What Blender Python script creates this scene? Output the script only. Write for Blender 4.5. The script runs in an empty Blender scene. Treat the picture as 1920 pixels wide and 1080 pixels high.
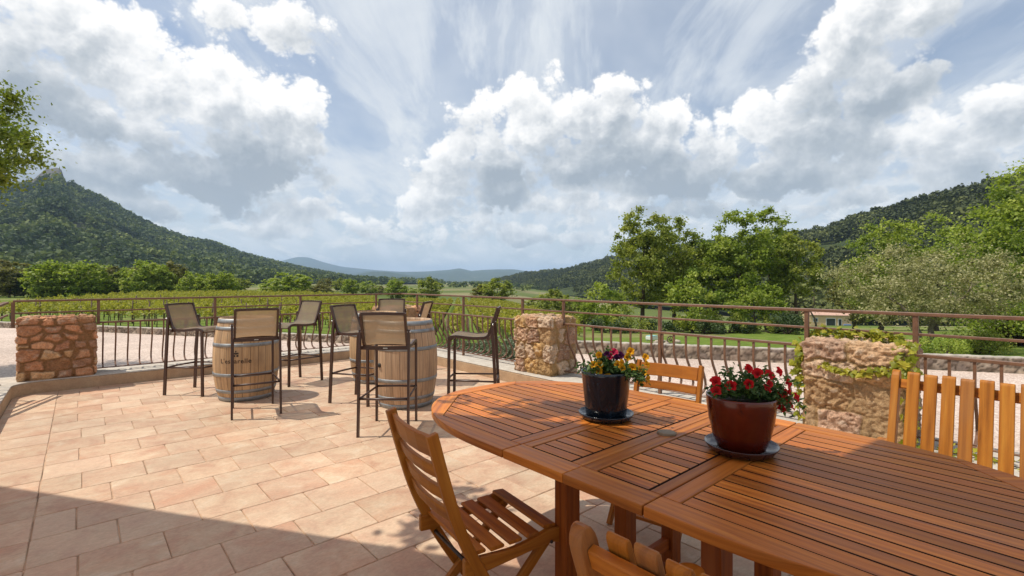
import bpy, math, random
import numpy as np
from mathutils import Vector, Matrix, noise as mnoise
random.seed(7); RNG = np.random.default_rng(11)
sc = bpy.context.scene
COL = sc.collection
rad = math.radians
# ------------------------------------------------------------------ camera
H = 1.386                       # eye height above the terrace floor
FWD = rad(48.4)                 # bearing of the view; terrace edges run along world X and Y
Fx, Fy = math.cos(FWD), math.sin(FWD)
Rx, Ry = math.sin(FWD), -math.cos(FWD)
FOC = 913.0
cam_d = bpy.data.cameras.new('camera'); cam = bpy.data.objects.new('camera', cam_d); COL.objects.link(cam)
cam.location = (0, 0, H)
cam.rotation_euler = (rad(90), 0, FWD - rad(90))
cam_d.sensor_width = 36; cam_d.lens = FOC / 1920 * 36
cam_d.shift_y = -13.5 / 1920
cam_d.clip_start = 0.05; cam_d.clip_end = 60000
sc.camera = cam

def W(X, d, z=0.0):             # right / ahead metres -> world
    return Vector((X * Rx + d * Fx, X * Ry + d * Fy, z))
def B(px, d, z=0.0):            # bearing + depth -> world
    return W((px - 960) / FOC * d, d, z)
def elev(py, d):                # height seen at a given elevation at depth d
    return H + (526.5 - py) / FOC * d

# ------------------------------------------------------------------ light
SUN_H = (-0.59, 0.0)            # right / ahead of the sun per metre of height
sv = W(SUN_H[0], SUN_H[1], 1.0).normalized()
sun_el = math.asin(sv.z); sun_az = math.atan2(sv.x, sv.y)   # clockwise from +Y
sl = bpy.data.lights.new('sun', 'SUN'); so = bpy.data.objects.new('sun', sl); COL.objects.link(so)
sl.energy = 4.3; sl.angle = rad(0.55); sl.color = (1.0, 0.93, 0.82)
so.rotation_euler = (-sv).to_track_quat('-Z', 'Y').to_euler(); so.location = (-20, 20, 40)
sc.view_settings.view_transform = 'Standard'; sc.view_settings.look = 'None'
sc.view_settings.exposure = 0.08; sc.view_settings.gamma = 1.0
sc.render.engine = 'CYCLES'
cy = sc.cycles
cy.use_denoising = True
try: cy.denoiser = 'OPENIMAGEDENOISE'
except Exception: pass
cy.max_bounces = 6; cy.diffuse_bounces = 3; cy.glossy_bounces = 3; cy.transmission_bounces = 4
cy.transparent_max_bounces = 12; cy.volume_bounces = 1
cy.caustics_reflective = False; cy.caustics_refractive = False
cy.sample_clamp_indirect = 6.0

# ------------------------------------------------------------------ node helper
class NT:
    def __init__(s, tree): s.t = tree; s.nodes = tree.nodes; s.links = tree.links
    def put(s, sock, v):
        if v is None: return
        if isinstance(v, bpy.types.NodeSocket): s.links.new(v, sock)
        else:
            try: sock.default_value = v
            except Exception:
                try: sock.default_value = tuple(v) + (1.0,)
                except Exception: sock.default_value = tuple(v)[:3]
    def n(s, typ, ins=None, **pr):
        nd = s.nodes.new(typ)
        for k, v in pr.items(): setattr(nd, k, v)
        for k, v in (ins or {}).items(): s.put(nd.inputs[k], v)
        return nd
    def m(s, op, a, b=None, c=None, clamp=False):
        nd = s.n('ShaderNodeMath', operation=op, use_clamp=clamp)
        for i, v in enumerate((a, b, c)):
            if v is not None: s.put(nd.inputs[i], v)
        return nd.outputs[0]
    def v(s, op, a, b=None, scale=None):
        nd = s.n('ShaderNodeVectorMath', operation=op)
        s.put(nd.inputs[0], a)
        if b is not None: s.put(nd.inputs[1], b)
        if scale is not None: s.put(nd.inputs['Scale'], scale)
        return nd.outputs['Value'] if op in ('DOT_PRODUCT', 'LENGTH', 'DISTANCE') else nd.outputs['Vector']
    def mix(s, f, a, b, typ='MIX'):
        nd = s.n('ShaderNodeMix', data_type='RGBA', blend_type=typ, clamp_factor=True)
        s.put(nd.inputs[0], f); s.put(nd.inputs[6], a); s.put(nd.inputs[7], b)
        return nd.outputs[2]
    def mr(s, x, a, b, c=0.0, d=1.0, smooth=False):
        nd = s.n('ShaderNodeMapRange', {0: x, 1: a, 2: b, 3: c, 4: d}, interpolation_type='SMOOTHSTEP' if smooth else 'LINEAR')
        return nd.outputs[0]
    def ramp(s, f, stops):
        nd = s.n('ShaderNodeValToRGB', {0: f}); r = nd.color_ramp
        while len(r.elements) < len(stops): r.elements.new(0.5)
        for e, (p, c) in zip(r.elements, stops): e.position = p; e.color = tuple(c) + (1.0,)
        return nd.outputs[0]
    def noise(s, vec, scale, detail=4, rough=0.55, dist=0.0, typ=None):
        nd = s.n('ShaderNodeTexNoise', {'Vector': vec, 'Scale': scale, 'Detail': detail, 'Roughness': rough, 'Distortion': dist})
        return nd.outputs[0]
    def vor(s, vec, scale, feat='F1', detail=0.0, **pr):
        nd = s.n('ShaderNodeTexVoronoi', {'Scale': scale}, feature=feat, **pr)
        s.put(nd.inputs['Vector'], vec)
        if 'Detail' in nd.inputs: nd.inputs['Detail'].default_value = detail
        return nd
    def comb(s, x, y, z):
        return s.n('ShaderNodeCombineXYZ', {0: x, 1: y, 2: z}).outputs[0]
    def bump(s, h, strength=0.3, dist=0.01):
        return s.n('ShaderNodeBump', {'Height': h, 'Strength': strength, 'Distance': dist}).outputs[0]

def new_mat(name):
    m = bpy.data.materials.new(name); m.use_nodes = True
    t = NT(m.node_tree); p = t.nodes['Principled BSDF']
    return m, t, p
def simple(name, col, rough=0.6, metal=0.0, spec=0.5, coat=0.0, var=0.12, scale=30, bump=0.0):
    m, t, p = new_mat(name)
    tc = t.n('ShaderNodeTexCoord').outputs['Object']
    nz = t.noise(tc, scale, 5)
    k = t.mr(nz, 0.3, 0.7, 1 - var, 1 + var)
    t.put(p.inputs['Base Color'], t.v('SCALE', tuple(col), scale=k))
    p.inputs['Roughness'].default_value = rough; p.inputs['Metallic'].default_value = metal
    p.inputs['Specular IOR Level'].default_value = spec; p.inputs['Coat Weight'].default_value = coat
    if bump: t.put(p.inputs['Normal'], t.bump(nz, bump, 0.004))
    return m

# ------------------------------------------------------------------ sky
world = bpy.data.worlds.new('World'); sc.world = world; world.use_nodes = True
def build_sky():
    t = NT(world.node_tree)
    for n in list(t.nodes): t.nodes.remove(n)
    out = t.n('ShaderNodeOutputWorld')
    dirv = t.v('NORMALIZE', t.n('ShaderNodeTexCoord').outputs['Generated'])
    sx = t.v('DOT_PRODUCT', dirv, (Rx, Ry, 0)); sd = t.v('DOT_PRODUCT', dirv, (Fx, Fy, 0))
    sz = t.n('ShaderNodeSeparateXYZ', {0: dirv}).outputs[2]
    az = t.m('ARCTAN2', sx, sd); el = t.m('ARCSINE', sz)
    P0 = t.comb(az, el, 0.0)
    def ae(px, py):
        a = math.atan((px - 960) / FOC); return a, math.atan((526.5 - py) / math.hypot(FOC, px - 960))
    blobs = [  # bearing, elevation, half-sizes, weight, shade offset: the cumulus banks of this sky
        (400, 175, 245, 100, 1.0, .35), (540, 230, 110, 80, 1.0, .25), (180, 80, 210, 105, 1.0, .25), (430, 310, 210, 85, 1.0, -.55), (100, 210, 200, 95, 1.0, -.55),
        (120, 320, 220, 80, .95, -.55), (560, 395, 110, 45, .95, .0), (480, 40, 170, 60, .85, .2), (20, 40, 150, 90, 1.0, .3), (310, 385, 110, 34, .8, .1),
        (1000, 215, 85, 85, 1.0, .25), (1140, 225, 105, 88, 1.0, .2), (1235, 240, 85, 70, 1.0, .2), (905, 250, 85, 72, 1.0, .25), (845, 335, 80, 60, 1.0, .25), (935, 335, 85, 72, 1.0, -.55),
        (1120, 305, 165, 70, 1.0, -.35), (1250, 325, 120, 65, 1.0, -.5), (1340, 265, 70, 75, 1.0, .2), (815, 395, 80, 34, 1.0, .2), (1090, 390, 110, 34, .9, .2), (985, 435, 200, 32, .8, .1),
        (1425, 225, 55, 55, 1.0, .3), (1520, 200, 90, 95, 1.0, .2), (1610, 110, 130, 110, 1.0, .1), (1700, 20, 150, 90, 1.0, .1), (1640, 185, 130, 70, 1.0, -.6), (1560, 290, 220, 65, 1.0, -.2), (1460, 330, 150, 44, 1.0, -.4),
        (1740, 280, 85, 55, 1.0, .25), (1880, 235, 120, 72, 1.0, .2), (1800, 330, 180, 50, 1.0, -.1), (1300, 395, 240, 26, .8, -.1), (690, 425, 60, 30, .8, .2), (1640, 370, 220, 24, .8, .0), (510, 430, 80, 24, .8, .2)]
    wx = t.n('ShaderNodeTexNoise', {'Vector': P0, 'Scale': 5.0, 'Detail': 4, 'Roughness': 0.6}).outputs['Color']
    wc = t.v('SUBTRACT', wx, (0.5, 0.5, 0.5))
    wv = t.v('ADD', P0, t.v('SCALE', wc, scale=0.085))
    tot = None; num = None; den = None
    for (px, py, rx, ry, w, so_) in blobs:
        u, v = ae(px, py); cs = math.cos(math.atan((px - 960) / FOC)); ce = math.cos(v)
        q = t.v('MULTIPLY', t.v('SUBTRACT', wv, (u, v, 0)), (FOC / (rx * cs * cs * 1.12), FOC / (ry * cs * ce * ce * 1.12), 0))
        d2 = t.v('DOT_PRODUCT', q, q)
        e = t.m('MULTIPLY', t.m('EXPONENT', t.m('MULTIPLY', t.m('POWER', d2, 1.25), -0.9)), w)
        qy = t.m('ADD', t.n('ShaderNodeSeparateXYZ', {0: q}).outputs[1], so_)
        eq = t.m('MULTIPLY', e, e)
        num = t.m('MULTIPLY', eq, qy) if num is None else t.m('MULTIPLY_ADD', eq, qy, num)
        den = eq if den is None else t.m('ADD', den, eq)
        tot = e if tot is None else t.m('MAXIMUM', tot, e)
    S = t.m('DIVIDE', num, t.m('ADD', den, 0.02))
    def fine(off):
        sv2 = t.v('MULTIPLY', t.v('ADD', P0, off), (1.0, 1.15, 1.0))
        vr = t.vor(t.v('ADD', sv2, t.v('SCALE', wc, scale=0.05)), 12.0, 'SMOOTH_F1', detail=4.0, voronoi_dimensions='2D')
        vr.inputs['Smoothness'].default_value = 0.18; vr.inputs['Roughness'].default_value = 0.6
        n1 = t.m('SUBTRACT', t.noise(sv2, 9.0, 8, 0.60), 0.5)
        return t.m('ADD', t.m('MULTIPLY', t.m('SUBTRACT', 0.55, vr.outputs['Distance']), KB), t.m('MULTIPLY', n1, KN))
    KB, KN = 0.55, 0.85
    fa, fb = fine((0.0, 0.0, 0.0)), fine((-0.012, 0.022, 0.0))
    D = t.m('SUBTRACT', t.m('ADD', tot, fa), 0.34)
    lit = t.m('SUBTRACT', fa, fb)
    soft = t.m('SUBTRACT', t.noise(P0, 5.0, 5, 0.55), 0.5)
    light = t.m('ADD', t.m('MULTIPLY', lit, 0.62), t.m('MULTIPLY', S, 0.52))
    light = t.m('ADD', light, t.m('MULTIPLY_ADD', soft, 1.0, -0.06))
    light = t.m('ADD', light, t.mr(D, 0.0, 0.40, 0.20, 0.0))
    ccol = t.ramp(t.mr(light, -0.42, 0.36), [(0.0, (0.37, 0.42, 0.475)), (0.25, (0.47, 0.515, 0.56)), (0.50, (0.64, 0.67, 0.70)), (0.76, (0.90, 0.905, 0.905)), (1.0, (1.10, 1.08, 1.05))])
    alpha = t.mr(D, -0.07, 0.17, 0, 1, True)
    # small far cumulus above the horizon
    lowc = t.noise(t.v('MULTIPLY', P0, (10.0, 19.0, 1.0)), 1.0, 7, 0.6, 0.3)
    lowm = t.m('MULTIPLY', t.mr(lowc, 0.47, 0.62, 0, 1, True), t.m('MULTIPLY', t.mr(el, 0.005, 0.05, 0, 1, True), t.mr(el, 0.26, 0.10, 0, 1, True)))
    lowc2 = t.noise(t.v('MULTIPLY', t.v('ADD', P0, (-0.01, 0.012, 0)), (10.0, 19.0, 1.0)), 1.0, 7, 0.6, 0.3)
    lcol = t.mix(t.mr(t.m('SUBTRACT', lowc, lowc2), -0.08, 0.08), (0.55, 0.61, 0.66), (0.93, 0.93, 0.92))
    # high thin streaks drawn out towards the far distance
    iz = t.m('DIVIDE', 1.0, t.m('ADD', t.m('ABSOLUTE', sz), 0.22))
    pl = t.comb(t.m('MULTIPLY', sx, iz), t.m('MULTIPLY', sd, iz), 0.0)
    rot = t.n('ShaderNodeMapping', {'Vector': pl, 'Rotation': (0, 0, rad(14)), 'Scale': (1.5, 0.38, 1.0)}).outputs[0]
    st = t.noise(rot, 2.6, 7, 0.60, 0.5); st2 = t.noise(pl, 1.1, 5, 0.6, 0.3)
    ci = t.m('MULTIPLY', t.mr(st, 0.36, 0.62, 0, 1, True), t.mr(st2, 0.30, 0.55, 0.45, 1.0))
    veil = t.m('MULTIPLY', t.mr(st2, 0.34, 0.62), 0.58)
    ci = t.m('MULTIPLY', t.m('MAXIMUM', ci, veil), 0.95)
    sky = t.n('ShaderNodeTexSky', sky_type='NISHITA', sun_disc=False, sun_elevation=sun_el, sun_rotation=sun_az, air_density=1.0, dust_density=1.0, ozone_density=1.2).outputs[0]
    skyc = t.v('MULTIPLY', sky, (0.099, 0.106, 0.114))
    low = t.m('EXPONENT', t.m('MULTIPLY', t.m('MAXIMUM', el, 0.0), -8.0))
    base = t.mix(t.m('MULTIPLY', low, 0.7), skyc, (0.68, 0.73, 0.77))
    base = t.mix(0.28, base, (0.64, 0.71, 0.79))
    base = t.mix(ci, base, (0.78, 0.82, 0.86))
    base = t.mix(t.m('MULTIPLY', lowm, 0.8), base, lcol)
    fade = t.m('SUBTRACT', 1.0, t.m('MULTIPLY', low, 0.28))
    col = t.mix(t.m('MULTIPLY', alpha, fade), base, ccol)
    col = t.mix(t.mr(el, -0.02, -0.12), col, (0.22, 0.22, 0.20))
    bg = t.n('ShaderNodeBackground', {'Color': col, 'Strength': 1.0})
    t.links.new(bg.outputs[0], out.inputs['Surface'])
build_sky()
world.cycles.sampling_method = 'MANUAL'; world.cycles.sample_map_resolution = 512

# ------------------------------------------------------------------ object helpers
def link(o, parent=None):
    COL.objects.link(o)
    if parent is not None: o.parent = parent
    return o
def tag(o, label=None, cat=None, group=None, kind=None):
    if label: o['label'] = label
    if cat: o['category'] = cat
    if group: o['group'] = group
    if kind: o['kind'] = kind
    return o
def empty(name, loc=(0, 0, 0), rz=0.0):
    o = bpy.data.objects.new(name, None); o.empty_display_size = 0.2
    o.location = loc; o.rotation_euler = (0, 0, rz)
    return link(o)
def copy_tree(o, parent=None):
    c = o.copy(); COL.objects.link(c)
    if parent is not None: c.parent = parent
    for ch in list(o.children): copy_tree(ch, c)
    return c

class MB:
    """collects shapes and links them as one mesh"""
    def __init__(s): s.v = []; s.f = []; s.uv = []; s.mi = []; s.sm = []; s.cur = 0
    def add(s, vs, fs, uvs=None, smooth=False):
        o = len(s.v); s.v.extend([tuple(p) for p in vs])
        for k, f in enumerate(fs):
            s.f.append([o + i for i in f]); s.mi.append(s.cur); s.sm.append(smooth)
            s.uv.append(uvs[k] if uvs else [(0.0, 0.0)] * len(f))
    def board(s, p0, p1, w, th, up=(0, 0, 1), ch=0.003):
        """chamfered plank from p0 to p1; w = width, th = thickness (along up)"""
        p0 = Vector(p0); p1 = Vector(p1); ax = p1 - p0; L = ax.length; ax = ax / L
        up = Vector(up); side = ax.cross(up).normalized(); up = side.cross(ax).normalized()
        a, b = w / 2, th / 2; c = min(ch, a * 0.6, b * 0.6)
        prof = [(-a + c, -b), (a - c, -b), (a, -b + c), (a, b - c), (a - c, b), (-a + c, b), (-a, b - c), (-a, -b + c)]
        r0 = [p0 + side * x + up * y for x, y in prof]; r1 = [p1 + side * x + up * y for x, y in prof]
        ou, ov = random.uniform(0, 50), random.uniform(0, 50)
        fs = []; us = []; acc = 0.0
        for i in range(8):
            j = (i + 1) % 8; fs.append((i, j, 8 + j, 8 + i)); wd = math.dist(prof[i], prof[j])
            us.append([(ou, ov + acc), (ou, ov + acc + wd), (ou + L, ov + acc + wd), (ou + L, ov + acc)]); acc += wd
        fs.append(tuple(range(7, -1, -1))); fs.append(tuple(range(8, 16)))
        for e in (reversed(prof), prof): us.append([(ou + 30 + y * 0.3, ov + x) for x, y in e])
        s.add(r0 + r1, fs, us)
    def box(s, c, size, R=None):
        c = Vector(c); x, y, z = (k / 2 for k in size)
        vs = [Vector((sx * x, sy * y, sz * z)) for sx in (-1, 1) for sy in (-1, 1) for sz in (-1, 1)]
        if R is not None: vs = [R @ q for q in vs]
        s.add([c + q for q in vs], [(0, 1, 3, 2), (4, 6, 7, 5), (0, 4, 5, 1), (2, 3, 7, 6), (0, 2, 6, 4), (1, 5, 7, 3)])
    def tube(s, pts, r, n=8, caps=True, flat=None, smooth=True, up=None):
        """swept tube; r is a number or list; flat = (a,b) rectangular-ish section instead"""
        pts = [Vector(p) for p in pts]; N = len(pts)
        rs = [r] * N if not hasattr(r, '__len__') else list(r)
        t0 = (pts[1] - pts[0]).normalized()
        ref = Vector(up) if up is not None else (Vector((0, 0, 1)) if abs(t0.z) < 0.9 else Vector((1, 0, 0)))
        vs = []; nprev = None
        for i in range(N):
            t = (pts[min(i + 1, N - 1)] - pts[max(i - 1, 0)]).normalized()
            if nprev is None: nn = (ref - t * ref.dot(t)).normalized()
            else: nn = (nprev - t * nprev.dot(t)).normalized()
            nprev = nn; bb = t.cross(nn)
            if flat:
                a, b = flat
                for x, y in ((-a, -b), (a, -b), (a, b), (-a, b)): vs.append(pts[i] + nn * x + bb * y)
            else:
                for k in range(n):
                    an = 2 * math.pi * k / n; vs.append(pts[i] + (nn * math.cos(an) + bb * math.sin(an)) * rs[i])
        if flat: n = 4; smooth = False
        fs = []; us = []; L = 0.0; ou = random.uniform(0, 50); ov = random.uniform(0, 50)
        for i in range(N - 1):
            dl = (pts[i + 1] - pts[i]).length
            for k in range(n):
                j = (k + 1) % n; fs.append((i * n + k, i * n + j, (i + 1) * n + j, (i + 1) * n + k))
                w = 0.03; us.append([(ou + L, ov + k * w), (ou + L, ov + k * w + w), (ou + L + dl, ov + k * w + w), (ou + L + dl, ov + k * w)])
            L += dl
        if caps:
            fs.append(tuple(range(n - 1, -1, -1))); fs.append(tuple((N - 1) * n + k for k in range(n)))
            us.append([(ou, ov)] * n); us.append([(ou, ov)] * n)
        s.add(vs, fs, us, smooth)
    def lathe(s, prof, n=32, c=(0, 0, 0), smooth=True, close=False):
        c = Vector(c); vs = []
        for r, z in prof:
            for k in range(n):
                a = 2 * math.pi * k / n; vs.append(c + Vector((r * math.cos(a), r * math.sin(a), z)))
        fs = []; m = len(prof); us = []
        for i in range(m - 1):
            for k in range(n):
                j = (k + 1) % n; fs.append((i * n + k, i * n + j, (i + 1) * n + j, (i + 1) * n + k))
                us.append([(k / n, prof[i][1]), ((k + 1) / n, prof[i][1]), ((k + 1) / n, prof[i + 1][1]), (k / n, prof[i + 1][1])])
        s.add(vs, fs, us, smooth)
        if close:
            s.add([c + Vector((prof[0][0] * math.cos(2 * math.pi * k / n), prof[0][0] * math.sin(2 * math.pi * k / n), prof[0][1])) for k in range(n)], [tuple(range(n - 1, -1, -1))])
            s.add([c + Vector((prof[-1][0] * math.cos(2 * math.pi * k / n), prof[-1][0] * math.sin(2 * math.pi * k / n), prof[-1][1])) for k in range(n)], [tuple(range(n))])
    def prism(s, pts, z0, z1, uvdir=None, side_mat=None):
        """2-D polygon (counter-clockwise) with thickness"""
        n = len(pts); ou, ov = random.uniform(0, 50), random.uniform(0, 50)
        dx, dy = uvdir or (0, 1)
        vs = [(x, y, z0) for x, y in pts] + [(x, y, z1) for x, y in pts]
        def q(i): x, y = pts[i % n]; return (ou + x * dx + y * dy, ov - x * dy + y * dx)
        fs = [tuple(range(n - 1, -1, -1)), tuple(range(n, 2 * n))]
        us = [[q(i) for i in range(n - 1, -1, -1)], [q(i) for i in range(n)]]
        for i in range(n):
            j = (i + 1) % n; fs.append((i, j, n + j, n + i)); a, b = q(i), q(j); d = z1 - z0
            us.append([a, b, (b[0], b[1] + d), (a[0], a[1] + d)])
        k0 = len(s.mi); s.add(vs, fs, us)
        if side_mat is not None:
            for q_ in range(k0 + 2, len(s.mi)): s.mi[q_] = side_mat
    def build(s, name, mats, parent=None, bevel=0.0, subsurf=0):
        me = bpy.data.meshes.new(name)
        me.from_pydata(s.v, [], s.f)
        uv = me.uv_layers.new(name='UVMap')
        flat = [c for f in s.uv for p in f for c in p]
        uv.data.foreach_set('uv', flat)
        mats = mats if isinstance(mats, (list, tuple)) else [mats]
        for m in mats: me.materials.append(m)
        me.polygons.foreach_set('material_index', s.mi)
        me.polygons.foreach_set('use_smooth', s.sm)
        me.update()
        o = bpy.data.objects.new(name, me); link(o, parent)
        if bevel:
            b = o.modifiers.new('bevel', 'BEVEL'); b.width = bevel; b.segments = 2; b.limit_method = 'ANGLE'; b.angle_limit = rad(40)
        return o

def np_mesh(name, verts, faces, mats, parent=None, attrs=None, smooth=False, mi=None, link_it=True):
    """numpy mesh of quads; attrs = {name: float array per vertex or (n,3) colours}"""
    me = bpy.data.meshes.new(name)
    nv, nf, k = len(verts), len(faces), faces.shape[1]
    me.vertices.add(nv); me.vertices.foreach_set('co', np.ascontiguousarray(verts, dtype=np.float32).ravel())
    me.loops.add(nf * k); me.loops.foreach_set('vertex_index', np.ascontiguousarray(faces, dtype=np.int32).ravel())
    me.polygons.add(nf); me.polygons.foreach_set('loop_start', np.arange(0, nf * k, k, dtype=np.int32))
    if smooth: me.polygons.foreach_set('use_smooth', np.ones(nf, dtype=bool))
    mats = mats if isinstance(mats, (list, tuple)) else [mats]
    for m in mats: me.materials.append(m)
    if mi is not None: me.polygons.foreach_set('material_index', np.ascontiguousarray(mi, dtype=np.int32))
    me.update(calc_edges=True)
    for an, arr in (attrs or {}).items():
        if arr.ndim == 1:
            a = me.attributes.new(an, 'FLOAT', 'POINT'); a.data.foreach_set('value', arr.astype(np.float32))
        else:
            a = me.attributes.new(an, 'FLOAT_COLOR', 'POINT')
            a.data.foreach_set('color', np.concatenate([arr, np.ones((len(arr), 1))], 1).astype(np.float32).ravel())
    if not link_it: return me
    return link(bpy.data.objects.new(name, me), parent)

def leaf_quads(cen, size, rng, normal=None, aspect=0.6, spread=1.0):
    """one pointed leaf-like quad at each centre; normal biases the facing"""
    n = len(cen)
    nn = rng.normal(size=(n, 3)) * spread
    if normal is not None: nn = nn + normal
    nn /= np.linalg.norm(nn, axis=1, keepdims=True) + 1e-9
    a = rng.normal(size=(n, 3)); a -= nn * (a * nn).sum(1, keepdims=True); a /= np.linalg.norm(a, axis=1, keepdims=True) + 1e-9
    b = np.cross(nn, a); s = (np.asarray(size) * np.ones(n))[:, None]
    v = np.stack([cen - a * s, cen + b * s * aspect + nn * s * 0.12, cen + a * s, cen - b * s * aspect + nn * s * 0.12], 1).reshape(-1, 3)
    f = np.arange(4 * n).reshape(n, 4)
    return v, f

# ------------------------------------------------------------------ materials
def mat_wood(name, c1, c2, c3, rough=0.42, grain=1.0):
    m, t, p = new_mat(name)
    uv = t.n('ShaderNodeUVMap', uv_map='UVMap').outputs[0]
    ri = t.n('ShaderNodeNewGeometry').outputs['Random Per Island']
    sh = t.v('ADD', uv, t.comb(t.m('MULTIPLY', ri, 37.0), t.m('MULTIPLY', ri, 91.0), 0.0))
    g1 = t.noise(t.v('MULTIPLY', sh, (2.2, 34.0, 1.0)), 1.0, 6, 0.6, 0.7)
    g2 = t.noise(t.v('MULTIPLY', sh, (9.0, 260.0, 1.0)), 1.0, 3, 0.6)
    big = t.noise(t.v('MULTIPLY', sh, (1.3, 5.0, 1.0)), 1.0, 3, 0.5)
    wave = t.n('ShaderNodeTexWave', {'Vector': t.v('MULTIPLY', sh, (0.35, 11.0, 1.0)), 'Scale': 1.0, 'Distortion': 7.0, 'Detail': 3.0, 'Detail Scale': 0.7}, wave_type='BANDS', bands_direction='Y').outputs[1]
    f = t.m('ADD', t.m('MULTIPLY', g1, 0.80), t.m('MULTIPLY', wave, 0.10))
    col = t.ramp(t.mr(f, 0.22, 0.75), [(0.0, c3), (0.45, c1), (1.0, c2)])
    col = t.v('SCALE', col, scale=t.mr(ri, 0, 1, 0.62, 1.30))
    col = t.mix(t.mr(t.m('FRACT', t.m('MULTIPLY', ri, 17.0)), 0.55, 1.0, 0, 0.45), col, t.v('MULTIPLY', col, (0.86, 0.72, 0.78)))
    col = t.v('SCALE', col, scale=t.mr(g2, 0.3, 0.7, 0.90, 1.06))
    col = t.mix(t.mr(big, 0.56, 0.76, 0, 0.48), col, (0.20, 0.115, 0.072))
    t.put(p.inputs['Base Color'], col)
    t.put(p.inputs['Roughness'], t.mr(g1, 0.3, 0.7, rough - 0.05, rough + 0.13))
    p.inputs['Specular IOR Level'].default_value = 0.22
    t.put(p.inputs['Normal'], t.bump(t.m('ADD', g2, t.m('MULTIPLY', g1, 0.6)), 0.25 * grain, 0.002))
    return m
M = {}
M['table'] = mat_wood('oiled_hardwood', (0.47, 0.150, 0.022), (0.66, 0.270, 0.046), (0.22, 0.056, 0.008), 0.40)
M['teak'] = mat_wood('varnished_teak', (0.45, 0.160, 0.016), (0.62, 0.270, 0.034), (0.22, 0.066, 0.007), 0.46)
M['chair'] = mat_wood('chair_hardwood', (0.43, 0.142, 0.016), (0.56, 0.220, 0.030), (0.23, 0.062, 0.007), 0.44)

def mat_barrel(name, tint):
    m, t, p = new_mat(name)
    g = t.n('ShaderNodeNewGeometry')
    ob = t.n('ShaderNodeTexCoord').outputs['Object']
    s = t.n('ShaderNodeSeparateXYZ', {0: ob})
    an = t.m('ARCTAN2', s.outputs[1], s.outputs[0])
    st = t.m('MULTIPLY', an, 26 / (2 * math.pi))
    cell = t.m('FLOOR', st); fr = t.m('FRACT', st)
    wn = t.n('ShaderNodeTexWhiteNoise', {'W': cell}, noise_dimensions='1D').outputs[0]
    edge = t.m('MINIMUM', fr, t.m('SUBTRACT', 1.0, fr))
    vec = t.comb(t.m('MULTIPLY', an, 0.35), s.outputs[2], t.m('MULTIPLY', wn, 20))
    gr = t.noise(t.v('MULTIPLY', vec, (80, 2.5, 1)), 1.0, 6, 0.6, 0.4)
    stain = t.noise(t.v('MULTIPLY', ob, (3.0, 3.0, 2.0)), 1.6, 5, 0.6)
    col = t.ramp(t.mr(gr, 0.25, 0.75), [(0.0, (0.29, 0.19, 0.115)), (0.5, (0.46, 0.325, 0.205)), (1.0, (0.57, 0.43, 0.30))])
    col = t.v('SCALE', col, scale=t.mr(wn, 0, 1, 0.80, 1.14))
    col = t.mix(t.mr(stain, 0.52, 0.72, 0, 0.5), col, (0.23, 0.16, 0.115))
    col = t.v('MULTIPLY', col, tint)
    col = t.mix(t.mr(edge, 0.035, 0.012), col, (0.075, 0.045, 0.028))
    t.put(p.inputs['Base Color'], col); p.inputs['Roughness'].default_value = 0.72
    h = t.m('ADD', t.m('MULTIPLY', gr, 0.3), t.mr(edge, 0.0, 0.05))
    t.put(p.inputs['Normal'], t.bump(h, 0.5, 0.004))
    return m
M['oak_a'] = mat_barrel('barrel_oak', (1.06, 0.97, 0.80)); M['oak_b'] = mat_barrel('weathered_barrel_oak', (1.03, 0.96, 0.90))
M['oak_head'] = mat_wood('barrel_head_oak', (0.30, 0.16, 0.075), (0.40, 0.24, 0.12), (0.17, 0.085, 0.04), 0.7)
def mat_hoop():
    m, t, p = new_mat('galvanised_hoop')
    ob = t.n('ShaderNodeTexCoord').outputs['Object']
    a = t.noise(ob, 14, 6, 0.65); b = t.noise(ob, 4, 4, 0.6)
    col = t.ramp(a, [(0.3, (0.20, 0.215, 0.22)), (0.7, (0.36, 0.375, 0.38))])
    col = t.mix(t.mr(b, 0.60, 0.74, 0, 0.75), col, (0.20, 0.10, 0.05))
    t.put(p.inputs['Base Color'], col); p.inputs['Metallic'].default_value = 0.55
    t.put(p.inputs['Roughness'], t.mr(a, 0.3, 0.7, 0.42, 0.62))
    return m
M['hoop'] = mat_hoop()
M['frame'] = simple('brown_powder_coated_aluminium', (0.060, 0.028, 0.018), 0.38, 0.0, 0.5, 0.0, 0.08, 60)
M['rail'] = simple('brown_painted_iron', (0.165, 0.082, 0.045), 0.42, 0.0, 0.5, 0.0, 0.22, 25, 0.15)
M['steel'] = simple('bolt_steel', (0.6, 0.6, 0.58), 0.3, 1.0)
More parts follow.
